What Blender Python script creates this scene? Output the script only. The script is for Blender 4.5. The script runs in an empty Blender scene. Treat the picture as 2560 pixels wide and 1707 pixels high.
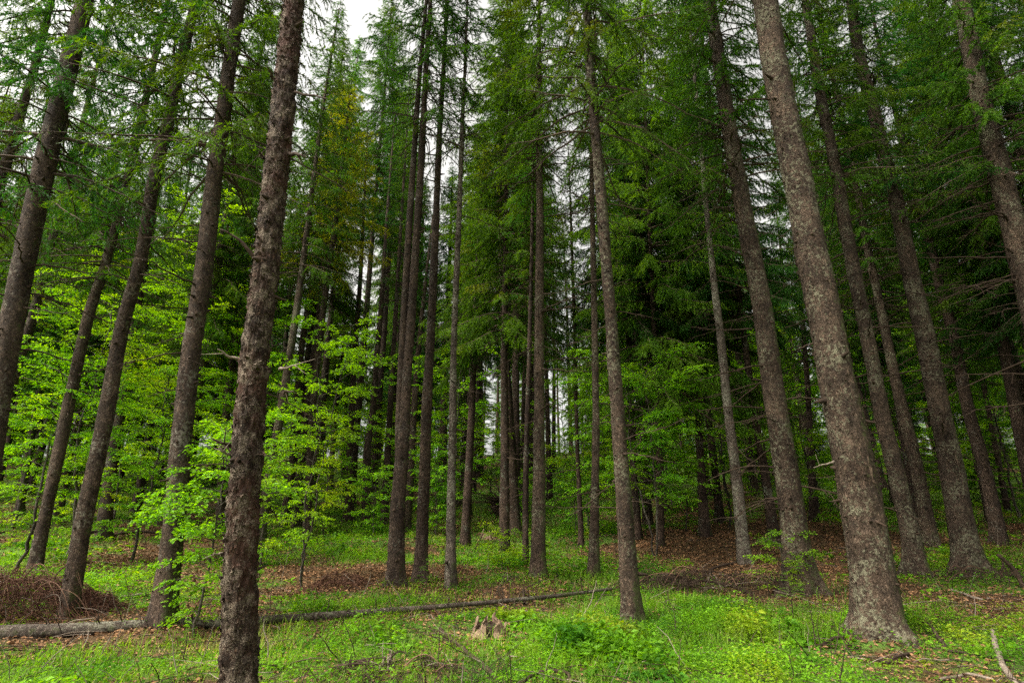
import bpy, math, random
import numpy as np
from mathutils import Vector, Matrix, Euler

SC = bpy.context.scene
COL = SC.collection
rad = math.radians

# ------------------------------------------------------------------ camera
F = 1360.0                      # focal length in pixels of the 2560 px wide photograph
PITCH = rad(17.0)
CAMZ = 1.6
cam = bpy.data.cameras.new('camera'); cam.sensor_width = 36.0; cam.lens = F / 2560 * 36
cam.clip_start = 0.05; cam.clip_end = 2000
camo = bpy.data.objects.new('camera', cam); COL.objects.link(camo)
camo.location = (0, 0, CAMZ); camo.rotation_euler = (rad(90) + PITCH, 0, 0)
SC.camera = camo
# ------------------------------------------------------------------ sky
SUN_EL, SUN_AZ = rad(52), rad(-118)     # azimuth from +Y towards +X
w = bpy.data.worlds.new("World"); SC.world = w; w.use_nodes = True
nt = w.node_tree; nt.nodes.clear()
sky = nt.nodes.new('ShaderNodeTexSky'); sky.sky_type = 'NISHITA'; sky.sun_disc = False
sky.sun_elevation = SUN_EL; sky.sun_rotation = SUN_AZ
sky.dust_density = 6.0; sky.air_density = 1.0; sky.ozone_density = 1.0
hs = nt.nodes.new('ShaderNodeHueSaturation'); hs.inputs['Saturation'].default_value = 0.06
bg = nt.nodes.new('ShaderNodeBackground'); bg.inputs['Strength'].default_value = 0.15
wo = nt.nodes.new('ShaderNodeOutputWorld')
nt.links.new(sky.outputs[0], hs.inputs['Color']); tint = nt.nodes.new('ShaderNodeMix'); tint.data_type = 'RGBA'; tint.blend_type = 'MULTIPLY'; tint.inputs[0].default_value = 1.0; tint.inputs[7].default_value = (1.0, .965, .90, 1)
ctc = nt.nodes.new('ShaderNodeTexCoord'); cno = nt.nodes.new('ShaderNodeTexNoise'); cno.inputs['Scale'].default_value = 2.2; cno.inputs['Detail'].default_value = 4.0   # soft cloud tones
crp = nt.nodes.new('ShaderNodeValToRGB'); crp.color_ramp.elements[0].position = .3; crp.color_ramp.elements[0].color = (.82, .84, .88, 1); crp.color_ramp.elements[1].position = .7
cm_ = nt.nodes.new('ShaderNodeMix'); cm_.data_type = 'RGBA'; cm_.blend_type = 'MULTIPLY'; cm_.inputs[0].default_value = 1.0
nt.links.new(ctc.outputs['Generated'], cno.inputs['Vector']); nt.links.new(cno.outputs['Fac'], crp.inputs[0])
nt.links.new(hs.outputs[0], cm_.inputs[6]); nt.links.new(crp.outputs[0], cm_.inputs[7]); nt.links.new(cm_.outputs[2], tint.inputs[6]); nt.links.new(tint.outputs[2], bg.inputs['Color'])
nt.links.new(bg.outputs[0], wo.inputs['Surface'])
# ------------------------------------------------------------------ sun (veiled)
sl = bpy.data.lights.new('sun', 'SUN'); sl.energy = 1.5; sl.angle = rad(14); sl.color = (1.0, 0.93, 0.80)
so = bpy.data.objects.new('sun', sl); COL.objects.link(so)
sd = Vector((math.sin(SUN_AZ) * math.cos(SUN_EL), math.cos(SUN_AZ) * math.cos(SUN_EL), math.sin(SUN_EL)))
so.rotation_euler = (-sd).to_track_quat('-Z', 'Y').to_euler(); so.location = (0, 0, 60)
# ------------------------------------------------------------------ exposure and render
SC.view_settings.view_transform = 'Standard'; SC.view_settings.look = 'None'
SC.view_settings.gamma = 1.0; SC.view_settings.exposure = 1.55
cy = SC.cycles
cy.max_bounces = 11; cy.diffuse_bounces = 9; cy.transmission_bounces = 8; cy.glossy_bounces = 2
cy.transparent_max_bounces = 4; cy.use_denoising = False
cy.use_adaptive_sampling = True; cy.adaptive_threshold = 0.008
cy.caustics_reflective = False; cy.caustics_refractive = False

# ------------------------------------------------------------------ pixel rays, terrain
RNG = np.random.default_rng(11)
FWD = np.array([0, math.cos(PITCH), math.sin(PITCH)]); UP = np.array([0, -math.sin(PITCH), math.cos(PITCH)])
def ray(px, py):
    return FWD + np.array([(px - 1280) / F, 0, 0]) + UP * ((853.5 - py) / F)
TBL = np.random.default_rng(5).random((32, 32, 32))
def noise3(x, y, z):
    x, y, z = np.broadcast_arrays(np.asarray(x, float), np.asarray(y, float), np.asarray(z, float))
    ix, iy, iz = np.floor(x).astype(int), np.floor(y).astype(int), np.floor(z).astype(int)
    fx, fy, fz = x - ix, y - iy, z - iz
    fx, fy, fz = [t * t * (3 - 2 * t) for t in (fx, fy, fz)]
    r = 0
    for a in (0, 1):
        for b in (0, 1):
            for c in (0, 1):
                r = r + TBL[(ix + a) % 32, (iy + b) % 32, (iz + c) % 32] * (fx if a else 1 - fx) * (fy if b else 1 - fy) * (fz if c else 1 - fz)
    return r
def fbm(x, y, z=0.0, n=3):
    r, a, s = 0, 0.5, 1.0
    for k in range(n):
        r = r + a * noise3(np.asarray(x) * s + 7.3 * k, np.asarray(y) * s + 3.1 * k, np.asarray(z) * s); a *= 0.5; s *= 2.03
    return r / (1 - 0.5 ** n)
GY = [-40, 9, 12, 18, 28, 38, 50, 60, 75, 140, 400]
GZ = [0, 0, .08, .36, 1.20, 3.1, 5.7, 7.0, 7.3, 4.0, -10]
MOUNDS = []
def ground(x, y, fine=True):
    x = np.asarray(x, float); y = np.asarray(y, float)
    yy = y + 0.04 * x + .05 * np.maximum(x, 0) + 1.2 * np.sin(x * 0.13)
    z = (np.interp(yy - 1.2, GY, GZ) + np.interp(yy, GY, GZ) + np.interp(yy + 1.2, GY, GZ)) / 3
    k = np.clip((y - 8) / 12, 0.25, 1.6)
    z = z + k * 0.55 * (fbm(x * .16, y * .16, 1.0, 2) - .5) * np.clip((y - 6) / 8, 0, 1)
    z = z + 0.16 * (fbm(x * .7, y * .7, 4.0, 2) - .5)
    for (a, b, r_) in MOUNDS: z = z + (.05 + r_ * .22) * np.exp(-(((x - a) ** 2 + (y - b) ** 2) / (r_ * 1.7 + .15) ** 2))
    if fine: z = z + 0.045 * (fbm(x * 3.1, y * 3.1, 9.0, 2) - .5)
    return z
def hit(px, py, tmax=160):
    d = ray(px, py); t = 2.0
    while t < tmax:
        p = d * t; 
        if CAMZ + p[2] <= ground(p[0], p[1], False): break
        t *= 1.006
    return np.array([p[0], p[1], float(ground(p[0], p[1], False))]), t
def at(px, py, Y):
    d = ray(px, py); t = Y / d[1]
    return np.array([0, 0, CAMZ]) + d * t, t

# ------------------------------------------------------------------ materials
def new_mat(name):
    m = bpy.data.materials.new(name); m.use_nodes = True; n = m.node_tree; n.nodes.clear(); return m, n
def N(n, t, **kw):
    o = n.nodes.new(t)
    for k, v in kw.items():
        if k in o.inputs: o.inputs[k].default_value = v
        else: setattr(o, k, v)
    return o
def ramp(n, src, stops):
    r = n.nodes.new('ShaderNodeValToRGB'); e = r.color_ramp.elements
    e[0].position, e[0].color = stops[0][0], (*stops[0][1], 1)
    e[1].position, e[1].color = stops[-1][0], (*stops[-1][1], 1)
    for p, c in stops[1:-1]:
        q = e.new(p); q.color = (*c, 1)
    n.links.new(src, r.inputs[0]); return r
def mixc(n, f, a, b, mode='MIX'):
    m = n.nodes.new('ShaderNodeMix'); m.data_type = 'RGBA'; m.blend_type = mode
    for i, v in ((0, f), (6, a), (7, b)):
        if hasattr(v, 'links') or isinstance(v, bpy.types.NodeSocket): n.links.new(v, m.inputs[i])
        elif i == 0: m.inputs[0].default_value = v
        else: m.inputs[i].default_value = (*v, 1)
    return m.outputs[2]
def leafmat(name, c1, c2, c3=None, scale=1.2, trans=0.5, rough=0.5, tcol=1.5, spec=0.08):
    """leaf / needle material: colours vary by clump and by tree; light also passes through."""
    m, n = new_mat(name); L = n.links.new
    tc = N(n, 'ShaderNodeTexCoord'); oi = N(n, 'ShaderNodeObjectInfo'); geo = N(n, 'ShaderNodeNewGeometry')
    add = N(n, 'ShaderNodeVectorMath', operation='ADD')
    L(tc.outputs['Object'], add.inputs[0]); L(oi.outputs['Location'], add.inputs[1])
    no = N(n, 'ShaderNodeTexNoise', Scale=scale, Detail=3.0); L(add.outputs[0], no.inputs['Vector'])
    c = ramp(n, no.outputs['Fac'], [(0.36, c1), (0.62, c2)]).outputs[0]
    if c3:
        no2 = N(n, 'ShaderNodeTexNoise', Scale=scale * .55, Detail=2.0); L(add.outputs[0], no2.inputs['Vector'])
        f = ramp(n, no2.outputs['Fac'], [(0.56, (0, 0, 0)), (0.72, (.8, .8, .8))]).outputs[0]
        c = mixc(n, f, c, c3)
    hsv = N(n, 'ShaderNodeHueSaturation'); L(c, hsv.inputs['Color'])
    mr = N(n, 'ShaderNodeMapRange'); L(geo.outputs['Random Per Island'], mr.inputs[0])
    mr.inputs[3].default_value = 0.62; mr.inputs[4].default_value = 1.4; L(mr.outputs[0], hsv.inputs['Value'])
    mh = N(n, 'ShaderNodeMapRange'); L(oi.outputs['Random'], mh.inputs[0])
    mh.inputs[3].default_value = 0.485; mh.inputs[4].default_value = 0.515; L(mh.outputs[0], hsv.inputs['Hue'])
    pr = N(n, 'ShaderNodeBsdfPrincipled', Roughness=rough); pr.inputs['Specular IOR Level'].default_value = spec
    L(hsv.outputs[0], pr.inputs['Base Color'])
    tr = N(n, 'ShaderNodeBsdfTranslucent')
    tm = N(n, 'ShaderNodeHueSaturation', Saturation=1.15, Value=tcol); tm.inputs['Hue'].default_value = 0.49
    L(hsv.outputs[0], tm.inputs['Color']); L(tm.outputs[0], tr.inputs['Color'])
    mx = N(n, 'ShaderNodeMixShader'); mx.inputs[0].default_value = trans
    L(pr.outputs[0], mx.inputs[1]); L(tr.outputs[0], mx.inputs[2])
    out = N(n, 'ShaderNodeOutputMaterial'); L(mx.outputs[0], out.inputs[0]); return m
def barkmat(name, dark, light, lichen=(.22, .24, .17), lich=0.35, moss=0.3, scale=40.0, bump=0.6, side=True, patch=5.0, red=None):
    m, n = new_mat(name); L = n.links.new
    tc = N(n, 'ShaderNodeTexCoord'); oi = N(n, 'ShaderNodeObjectInfo')
    add = N(n, 'ShaderNodeVectorMath', operation='ADD'); L(tc.outputs['Object'], add.inputs[0]); L(oi.outputs['Location'], add.inputs[1])
    mp = N(n, 'ShaderNodeMapping'); mp.inputs['Scale'].default_value = (1, 1, 0.62); L(add.outputs[0], mp.inputs[0])
    v = N(n, 'ShaderNodeTexVoronoi', Scale=scale, feature='DISTANCE_TO_EDGE')
    dn = N(n, 'ShaderNodeTexNoise', Scale=scale * .5, Detail=3.0); L(mp.outputs[0], dn.inputs['Vector'])
    wv = N(n, 'ShaderNodeMix', data_type='RGBA'); wv.inputs[0].default_value = 0.13
    L(mp.outputs[0], wv.inputs[6]); L(dn.outputs['Color'], wv.inputs[7]); L(wv.outputs[2], v.inputs['Vector'])
    n1 = N(n, 'ShaderNodeTexNoise', Scale=9.0, Detail=8.0, Roughness=0.72); L(mp.outputs[0], n1.inputs['Vector'])
    c = ramp(n, n1.outputs['Fac'], [(0.3, dark), (0.52, tuple((a + b) / 2 for a, b in zip(dark, light))), (0.7, light)]).outputs[0]
    crack = ramp(n, v.outputs['Distance'], [(0.0, (.42, .40, .38)), (0.2, (1, 1, 1))]).outputs[0]  # crevice shade put into the bark colour as well as the bump
    c = mixc(n, 1.0, c, crack, 'MULTIPLY')
    vc = N(n, 'ShaderNodeTexVoronoi', Scale=scale, feature='F1'); L(wv.outputs[2], vc.inputs['Vector'])
    cs = N(n, 'ShaderNodeSeparateColor'); L(vc.outputs['Color'], cs.inputs[0])
    c = mixc(n, 1.0, c, ramp(n, cs.outputs[0], [(0.0, (.55, .53, .5)), (.7, (1, 1, 1)), (1.0, (1.6, 1.58, 1.55))]).outputs[0], 'MULTIPLY')  # bright and dark plates painted in, as soft light shows little relief
    lo = N(n, 'ShaderNodeTexNoise', Scale=1.1, Detail=4.0); L(add.outputs[0], lo.inputs['Vector'])
    c = mixc(n, 1.0, c, ramp(n, lo.outputs['Fac'], [(.36, (.62, .58, .55)), (.5, (1, 1, 1)), (.66, (1.4, 1.4, 1.38))]).outputs[0], 'MULTIPLY')
    rs = N(n, 'ShaderNodeMapping'); rs.inputs['Scale'].default_value = (9, 9, .55); L(add.outputs[0], rs.inputs[0])
    rn = N(n, 'ShaderNodeTexNoise', Scale=1.6, Detail=3.0); L(rs.outputs[0], rn.inputs['Vector'])      # resin runs
    c = mixc(n, ramp(n, rn.outputs['Fac'], [(.70, (0, 0, 0)), (.76, (.55, .55, .55))]).outputs[0], c, tuple(min(.5, q * 2.6) for q in light))
    if red:
        nr = N(n, 'ShaderNodeTexNoise', Scale=2.2, Detail=4.0); L(mp.outputs[0], nr.inputs['Vector'])
        c = mixc(n, ramp(n, nr.outputs['Fac'], [(0.45, (0, 0, 0)), (0.62, (.8, .8, .8))]).outputs[0], c, red)
    # lichen flakes
    n2 = N(n, 'ShaderNodeTexNoise', Scale=patch * 4, Detail=6.0, Roughness=.7); L(add.outputs[0], n2.inputs['Vector'])
    n3 = N(n, 'ShaderNodeTexNoise', Scale=patch * .35, Detail=3.0); L(add.outputs[0], n3.inputs['Vector'])
    su = N(n, 'ShaderNodeMath', operation='MULTIPLY_ADD'); L(n3.outputs['Fac'], su.inputs[0]); su.inputs[1].default_value = .6; L(n2.outputs['Fac'], su.inputs[2])
    t = 1.07 - lich * .36
    lf = ramp(n, su.outputs[0], [(t - .10, (0, 0, 0)), (t, (.9, .9, .9))]).outputs[0]
    c = mixc(n, lf, c, lichen)
    # moss: on the damp side (away from the light) and near the foot
    geo = N(n, 'ShaderNodeNewGeometry'); sx = N(n, 'ShaderNodeSeparateXYZ'); L(geo.outputs['Normal'], sx.inputs[0])
    n4 = N(n, 'ShaderNodeTexNoise', Scale=7.0, Detail=7.0, Roughness=.7); L(add.outputs[0], n4.inputs['Vector'])
    ma = N(n, 'ShaderNodeMath', operation='MULTIPLY_ADD'); L(sx.outputs['X'], ma.inputs[0]); ma.inputs[1].default_value = .22 if side else 0.0
    oz = N(n, 'ShaderNodeSeparateXYZ'); L(tc.outputs['Object'], oz.inputs[0])
    fz = N(n, 'ShaderNodeMapRange'); L(oz.outputs['Z'], fz.inputs[0]); fz.inputs[1].default_value = 0.0; fz.inputs[2].default_value = .8; fz.inputs[3].default_value = .16; fz.inputs[4].default_value = 0.0
    fs = N(n, 'ShaderNodeMath', operation='ADD'); L(fz.outputs[0], fs.inputs[0]); L(n4.outputs['Fac'], fs.inputs[1]); L(fs.outputs[0], ma.inputs[2])
    t = .86 - moss * .4
    mf = ramp(n, ma.outputs[0], [(t - .06, (0, 0, 0)), (t + .05, (.8, .8, .8))]).outputs[0]
    c = mixc(n, mf, c, (.070, .085, .025))
    hv = N(n, 'ShaderNodeHueSaturation'); L(c, hv.inputs['Color'])
    mr = N(n, 'ShaderNodeMapRange'); L(oi.outputs['Random'], mr.inputs[0]); mr.inputs[3].default_value = .85; mr.inputs[4].default_value = 1.15
    L(mr.outputs[0], hv.inputs['Value'])
    pr = N(n, 'ShaderNodeBsdfPrincipled', Roughness=.85); pr.inputs['Specular IOR Level'].default_value = .2
    L(hv.outputs[0], pr.inputs['Base Color'])
    hsum = N(n, 'ShaderNodeMath', operation='ADD'); L(crack, hsum.inputs[0]); L(n1.outputs['Fac'], hsum.inputs[1])
    h2 = N(n, 'ShaderNodeMath', operation='ADD'); L(hsum.outputs[0], h2.inputs[0]); L(lf, h2.inputs[1])
    b = N(n, 'ShaderNodeBump', Strength=bump, Distance=0.05); L(h2.outputs[0], b.inputs['Height']); L(b.outputs[0], pr.inputs['Normal'])
    out = N(n, 'ShaderNodeOutputMaterial'); L(pr.outputs[0], out.inputs[0]); return m
def plainmat(name, c1, c2, scale=6.0, rough=.85, bump=.3, stretch=(1, 1, 1)):
    m, n = new_mat(name); L = n.links.new
    tc = N(n, 'ShaderNodeTexCoord'); mp = N(n, 'ShaderNodeMapping'); mp.inputs['Scale'].default_value = stretch; L(tc.outputs['Object'], mp.inputs[0])
    no = N(n, 'ShaderNodeTexNoise', Scale=scale, Detail=6.0, Roughness=.65); L(mp.outputs[0], no.inputs['Vector'])
    c = ramp(n, no.outputs['Fac'], [(0.33, c1), (0.66, c2)]).outputs[0]
    geo = N(n, 'ShaderNodeNewGeometry'); hv = N(n, 'ShaderNodeHueSaturation'); L(c, hv.inputs['Color'])
    mr = N(n, 'ShaderNodeMapRange'); L(geo.outputs['Random Per Island'], mr.inputs[0]); mr.inputs[3].default_value = .65; mr.inputs[4].default_value = 1.35
    L(mr.outputs[0], hv.inputs['Value'])
    pr = N(n, 'ShaderNodeBsdfPrincipled', Roughness=rough); pr.inputs['Specular IOR Level'].default_value = .2; L(hv.outputs[0], pr.inputs['Base Color'])
    b = N(n, 'ShaderNodeBump', Strength=bump, Distance=.01); L(no.outputs['Fac'], b.inputs['Height']); L(b.outputs[0], pr.inputs['Normal'])
    out = N(n, 'ShaderNodeOutputMaterial'); L(pr.outputs[0], out.inputs[0]); return m

M = {}
M['needle'] = leafmat('spruce_needles', (.030, .082, .008), (.085, .185, .016), (.14, .17, .02), scale=.9, trans=.42, tcol=1.6)
M['needle_dark'] = leafmat('dark_spruce_needles', (.020, .068, .010), (.050, .145, .024), (.08, .15, .02), scale=.9, trans=.4, tcol=1.6)
M['needle_gold'] = leafmat('yellowed_needles', (.10, .17, .014), (.28, .33, .02), (.36, .31, .02), scale=.9, trans=.45, tcol=1.4)
M['needle_fresh'] = leafmat('fresh_needles', (.065, .17, .018), (.13, .26, .025), None, scale=.9, trans=.45, tcol=1.5)
M['beech'] = leafmat('beech_leaves', (.13, .30, .018), (.24, .44, .025), (.34, .43, .022), scale=.8, trans=.55, rough=.4, tcol=1.45, spec=.18)
M['herb'] = leafmat('herb_leaves', (.050, .150, .012), (.19, .37, .020), (.34, .36, .03), scale=1.3, trans=.5, rough=.45, tcol=1.5, spec=.12)
M['grass'] = leafmat('grass_blades', (.09, .22, .02), (.22, .36, .03), (.38, .31, .12), scale=.9, trans=.5, rough=.45, tcol=1.4, spec=.12)
M['litter'] = plainmat('dry_leaves', (.10, .048, .022), (.33, .185, .09), 40, .8, .1)
M['wood'] = plainmat('dead_wood', (.022, .014, .009), (.065, .043, .029), 14, .9, .4)
M['pale_wood'] = plainmat('pale_dead_wood', (.11, .085, .062), (.26, .21, .165), 14, .9, .4)
M['split_wood'] = plainmat('splintered_wood', (.075, .047, .03), (.27, .185, .12), 16, .8, .6, (3, 3, .4))
M['red_twig'] = plainmat('rusty_twigs', (.045, .022, .013), (.15, .072, .044), 10, .9, .2)
M['arc_twig'] = plainmat('springy_twigs', (.09, .045, .028), (.22, .125, .08), 10, .8, .2)
M['straw'] = plainmat('straw', (.16, .10, .05), (.42, .33, .18), 3, .8, .1)
M['limb'] = plainmat('crown_limbs', (.04, .026, .018), (.10, .070, .05), 5, .9, .2)
M['bark'] = barkmat('spruce_bark', (.034, .024, .018), (.140, .094, .067), lichen=(.18, .16, .125), lich=.25, moss=.15)
M['bark_grey'] = barkmat('grey_spruce_bark', (.038, .027, .020), (.158, .110, .080), lichen=(.21, .185, .14), lich=.30, moss=.10)
M['bark_moss'] = barkmat('mossy_spruce_bark', (.032, .023, .017), (.134, .092, .064), lichen=(.165, .155, .10), lich=.38, moss=.42)
M['bark_pale'] = barkmat('pale_lichened_bark', (.060, .046, .036), (.19, .155, .125), lichen=(.21, .20, .145), lich=.42, moss=.2)
M['bark_dark'] = barkmat('dark_brown_bark', (.034, .022, .016), (.125, .084, .062), lich=.15, moss=.12)
M['bark_flake'] = barkmat('flaking_dark_bark', (.020, .012, .008), (.10, .058, .037), lichen=(.27, .215, .155), lich=.48, moss=.34, scale=44, bump=.8, patch=26, side=False, red=(.085, .036, .022))
M['bark_beech'] = barkmat('smooth_beech_bark', (.05, .042, .034), (.13, .11, .09), lich=.1, moss=.2, bump=.2)

# terrain material: moss and soil blended by an attribute, plus noise
def groundmat():
    m, n = new_mat('forest_soil'); L = n.links.new
    at_ = N(n, 'ShaderNodeAttribute', attribute_name='cover'); tc = N(n, 'ShaderNodeTexCoord')
    n1 = N(n, 'ShaderNodeTexNoise', Scale=2.3, Detail=8.0, Roughness=.7); L(tc.outputs['Object'], n1.inputs['Vector'])
    n2 = N(n, 'ShaderNodeTexNoise', Scale=24.0, Detail=5.0, Roughness=.7); L(tc.outputs['Object'], n2.inputs['Vector'])
    soil = ramp(n, n2.outputs['Fac'], [(.35, (.038, .024, .012)), (.5, (.090, .055, .027)), (.68, (.18, .12, .062))]).outputs[0]
    green = ramp(n, n2.outputs['Fac'], [(.33, (.035, .075, .014)), (.66, (.12, .20, .03))]).outputs[0]
    s = N(n, 'ShaderNodeMath', operation='MULTIPLY_ADD'); L(n1.outputs['Fac'], s.inputs[0]); s.inputs[1].default_value = .8; L(at_.outputs['Fac'], s.inputs[2])
    f = ramp(n, s.outputs[0], [(.72, (0, 0, 0)), (1.0, (1, 1, 1))]).outputs[0]
    c = mixc(n, f, soil, green)
    pr = N(n, 'ShaderNodeBsdfPrincipled', Roughness=.95); pr.inputs['Specular IOR Level'].default_value = .1; L(c, pr.inputs['Base Color'])
    b = N(n, 'ShaderNodeBump', Strength=.8, Distance=.04); L(n2.outputs['Fac'], b.inputs['Height']); L(b.outputs[0], pr.inputs['Normal'])
    out = N(n, 'ShaderNodeOutputMaterial'); L(pr.outputs[0], out.inputs[0]); return m
M['ground'] = groundmat()

# ------------------------------------------------------------------ mesh helpers
class MB:
    """collects triangles and quads as numpy arrays"""
    def __init__(s): s.v = []; s.t = []; s.q = []; s.n = 0; s.tm = []; s.qm = []
    def add(s, v, tris=None, quads=None, mi=0):
        v = np.asarray(v, float).reshape(-1, 3)
        if tris is not None and len(tris): s.t.append(np.asarray(tris) + s.n); s.tm.append(np.full(len(tris), mi))
        if quads is not None and len(quads): s.q.append(np.asarray(quads) + s.n); s.qm.append(np.full(len(quads), mi))
        s.v.append(v); s.n += len(v)
    def mesh(s, name, mats, smooth=True):
        v = np.concatenate(s.v) if s.v else np.zeros((0, 3))
        t = np.concatenate(s.t) if s.t else np.zeros((0, 3), int); q = np.concatenate(s.q) if s.q else np.zeros((0, 4), int)
        mi = np.concatenate(s.tm + s.qm) if (s.tm or s.qm) else np.zeros(0, int)
        me = bpy.data.meshes.new(name)
        me.vertices.add(len(v)); me.vertices.foreach_set('co', v.astype(np.float32).ravel())
        me.loops.add(t.size + q.size); me.loops.foreach_set('vertex_index', np.concatenate([t.ravel(), q.ravel()]).astype(np.int32))
        me.polygons.add(len(t) + len(q))
        st = np.concatenate([np.arange(len(t)) * 3, t.size + np.arange(len(q)) * 4]).astype(np.int32)
        me.polygons.foreach_set('loop_start', st)
        for mm in mats: me.materials.append(mm)
        me.polygons.foreach_set('material_index', mi.astype(np.int32))
        me.polygons.foreach_set('use_smooth', np.full(len(t) + len(q), smooth))
        me.update(calc_edges=True); return me
def link(name, me, parent=None, loc=None, label=None, cat=None, group=None, kind=None):
    o = bpy.data.objects.new(name, me); COL.objects.link(o)
    if parent: o.parent = parent
    if loc is not None: o.location = loc
    tag(o, label, cat, group, kind); return o
def tag(o, label=None, cat=None, group=None, kind=None):
    if label: o['label'] = label
    if cat: o['category'] = cat
    if group: o['group'] = group
    if kind: o['kind'] = kind
def nrm(a): return a / np.maximum(np.linalg.norm(a, axis=-1, keepdims=True), 1e-9)
def tube(mb, P, R, sides=6, mi=0, cap=True, rfun=None):
    P = np.asarray(P, float); R = np.asarray(R, float); k = len(P)
    T = nrm(np.gradient(P, axis=0))
    ref = np.array([0, 1.0, 0]) if abs(T[:, 2].mean()) > .6 else np.array([0, 0, 1.0])
    U = nrm(np.cross(T, ref)); V = nrm(np.cross(T, U))
    a = np.linspace(0, 2 * np.pi, sides, endpoint=False)
    rr = R[:, None] * np.ones((1, sides))
    if rfun is not None: rr = rfun(P, rr, a)
    ring = P[:, None, :] + rr[..., None] * (np.cos(a)[None, :, None] * U[:, None, :] + np.sin(a)[None, :, None] * V[:, None, :])
    i = np.arange(k - 1)[:, None] * sides; j = np.arange(sides)[None, :]; j2 = (j + 1) % sides
    q = np.stack([i + j, i + j2, i + sides + j2, i + sides + j], -1).reshape(-1, 4)
    v = ring.reshape(-1, 3); tr = None
    if cap:
        v = np.vstack([v, P[-1:] + T[-1:] * R[-1] * .5]); e = len(v) - 1; b = (k - 1) * sides
        tr = np.array([[b + x, b + (x + 1) % sides, e] for x in range(sides)])
    mb.add(v, tr, q, mi)
def leaves(mb, P, D, Nn, ln, wd, fold=.18, mi=0, shape=.42):
    """folded diamond leaves at P pointing along D with face normal Nn"""
    P = np.asarray(P, float); D = nrm(D); S = nrm(np.cross(D, Nn)); Nn = nrm(np.cross(S, D))
    ln = np.broadcast_to(np.asarray(ln, float), (len(P),))[:, None]; wd = np.broadcast_to(np.asarray(wd, float), (len(P),))[:, None]
    m = P + D * ln * shape
    v = np.stack([P, m + S * wd * .5 + Nn * wd * fold, P + D * ln - Nn * ln * .08, m - S * wd * .5 + Nn * wd * fold], 1)
    i = np.arange(len(P))[:, None] * 4
    t = np.concatenate([i + np.array([[0, 1, 2]]), i + np.array([[0, 2, 3]])]); mb.add(v.reshape(-1, 3), t, None, mi)
def darts(mb, P, D, S, ln, wd, mi=0):
    """narrow triangles: a tuft of needles or a grass blade"""
    ln = np.broadcast_to(np.asarray(ln, float), (len(P),))[:, None]; wd = np.broadcast_to(np.asarray(wd, float), (len(P),))[:, None]
    v = np.stack([P - S * wd * .5, P + S * wd * .5, P + D * ln], 1); i = np.arange(len(P))[:, None] * 3
    mb.add(v.reshape(-1, 3), i + np.array([[0, 1, 2]]), None, mi)

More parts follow.
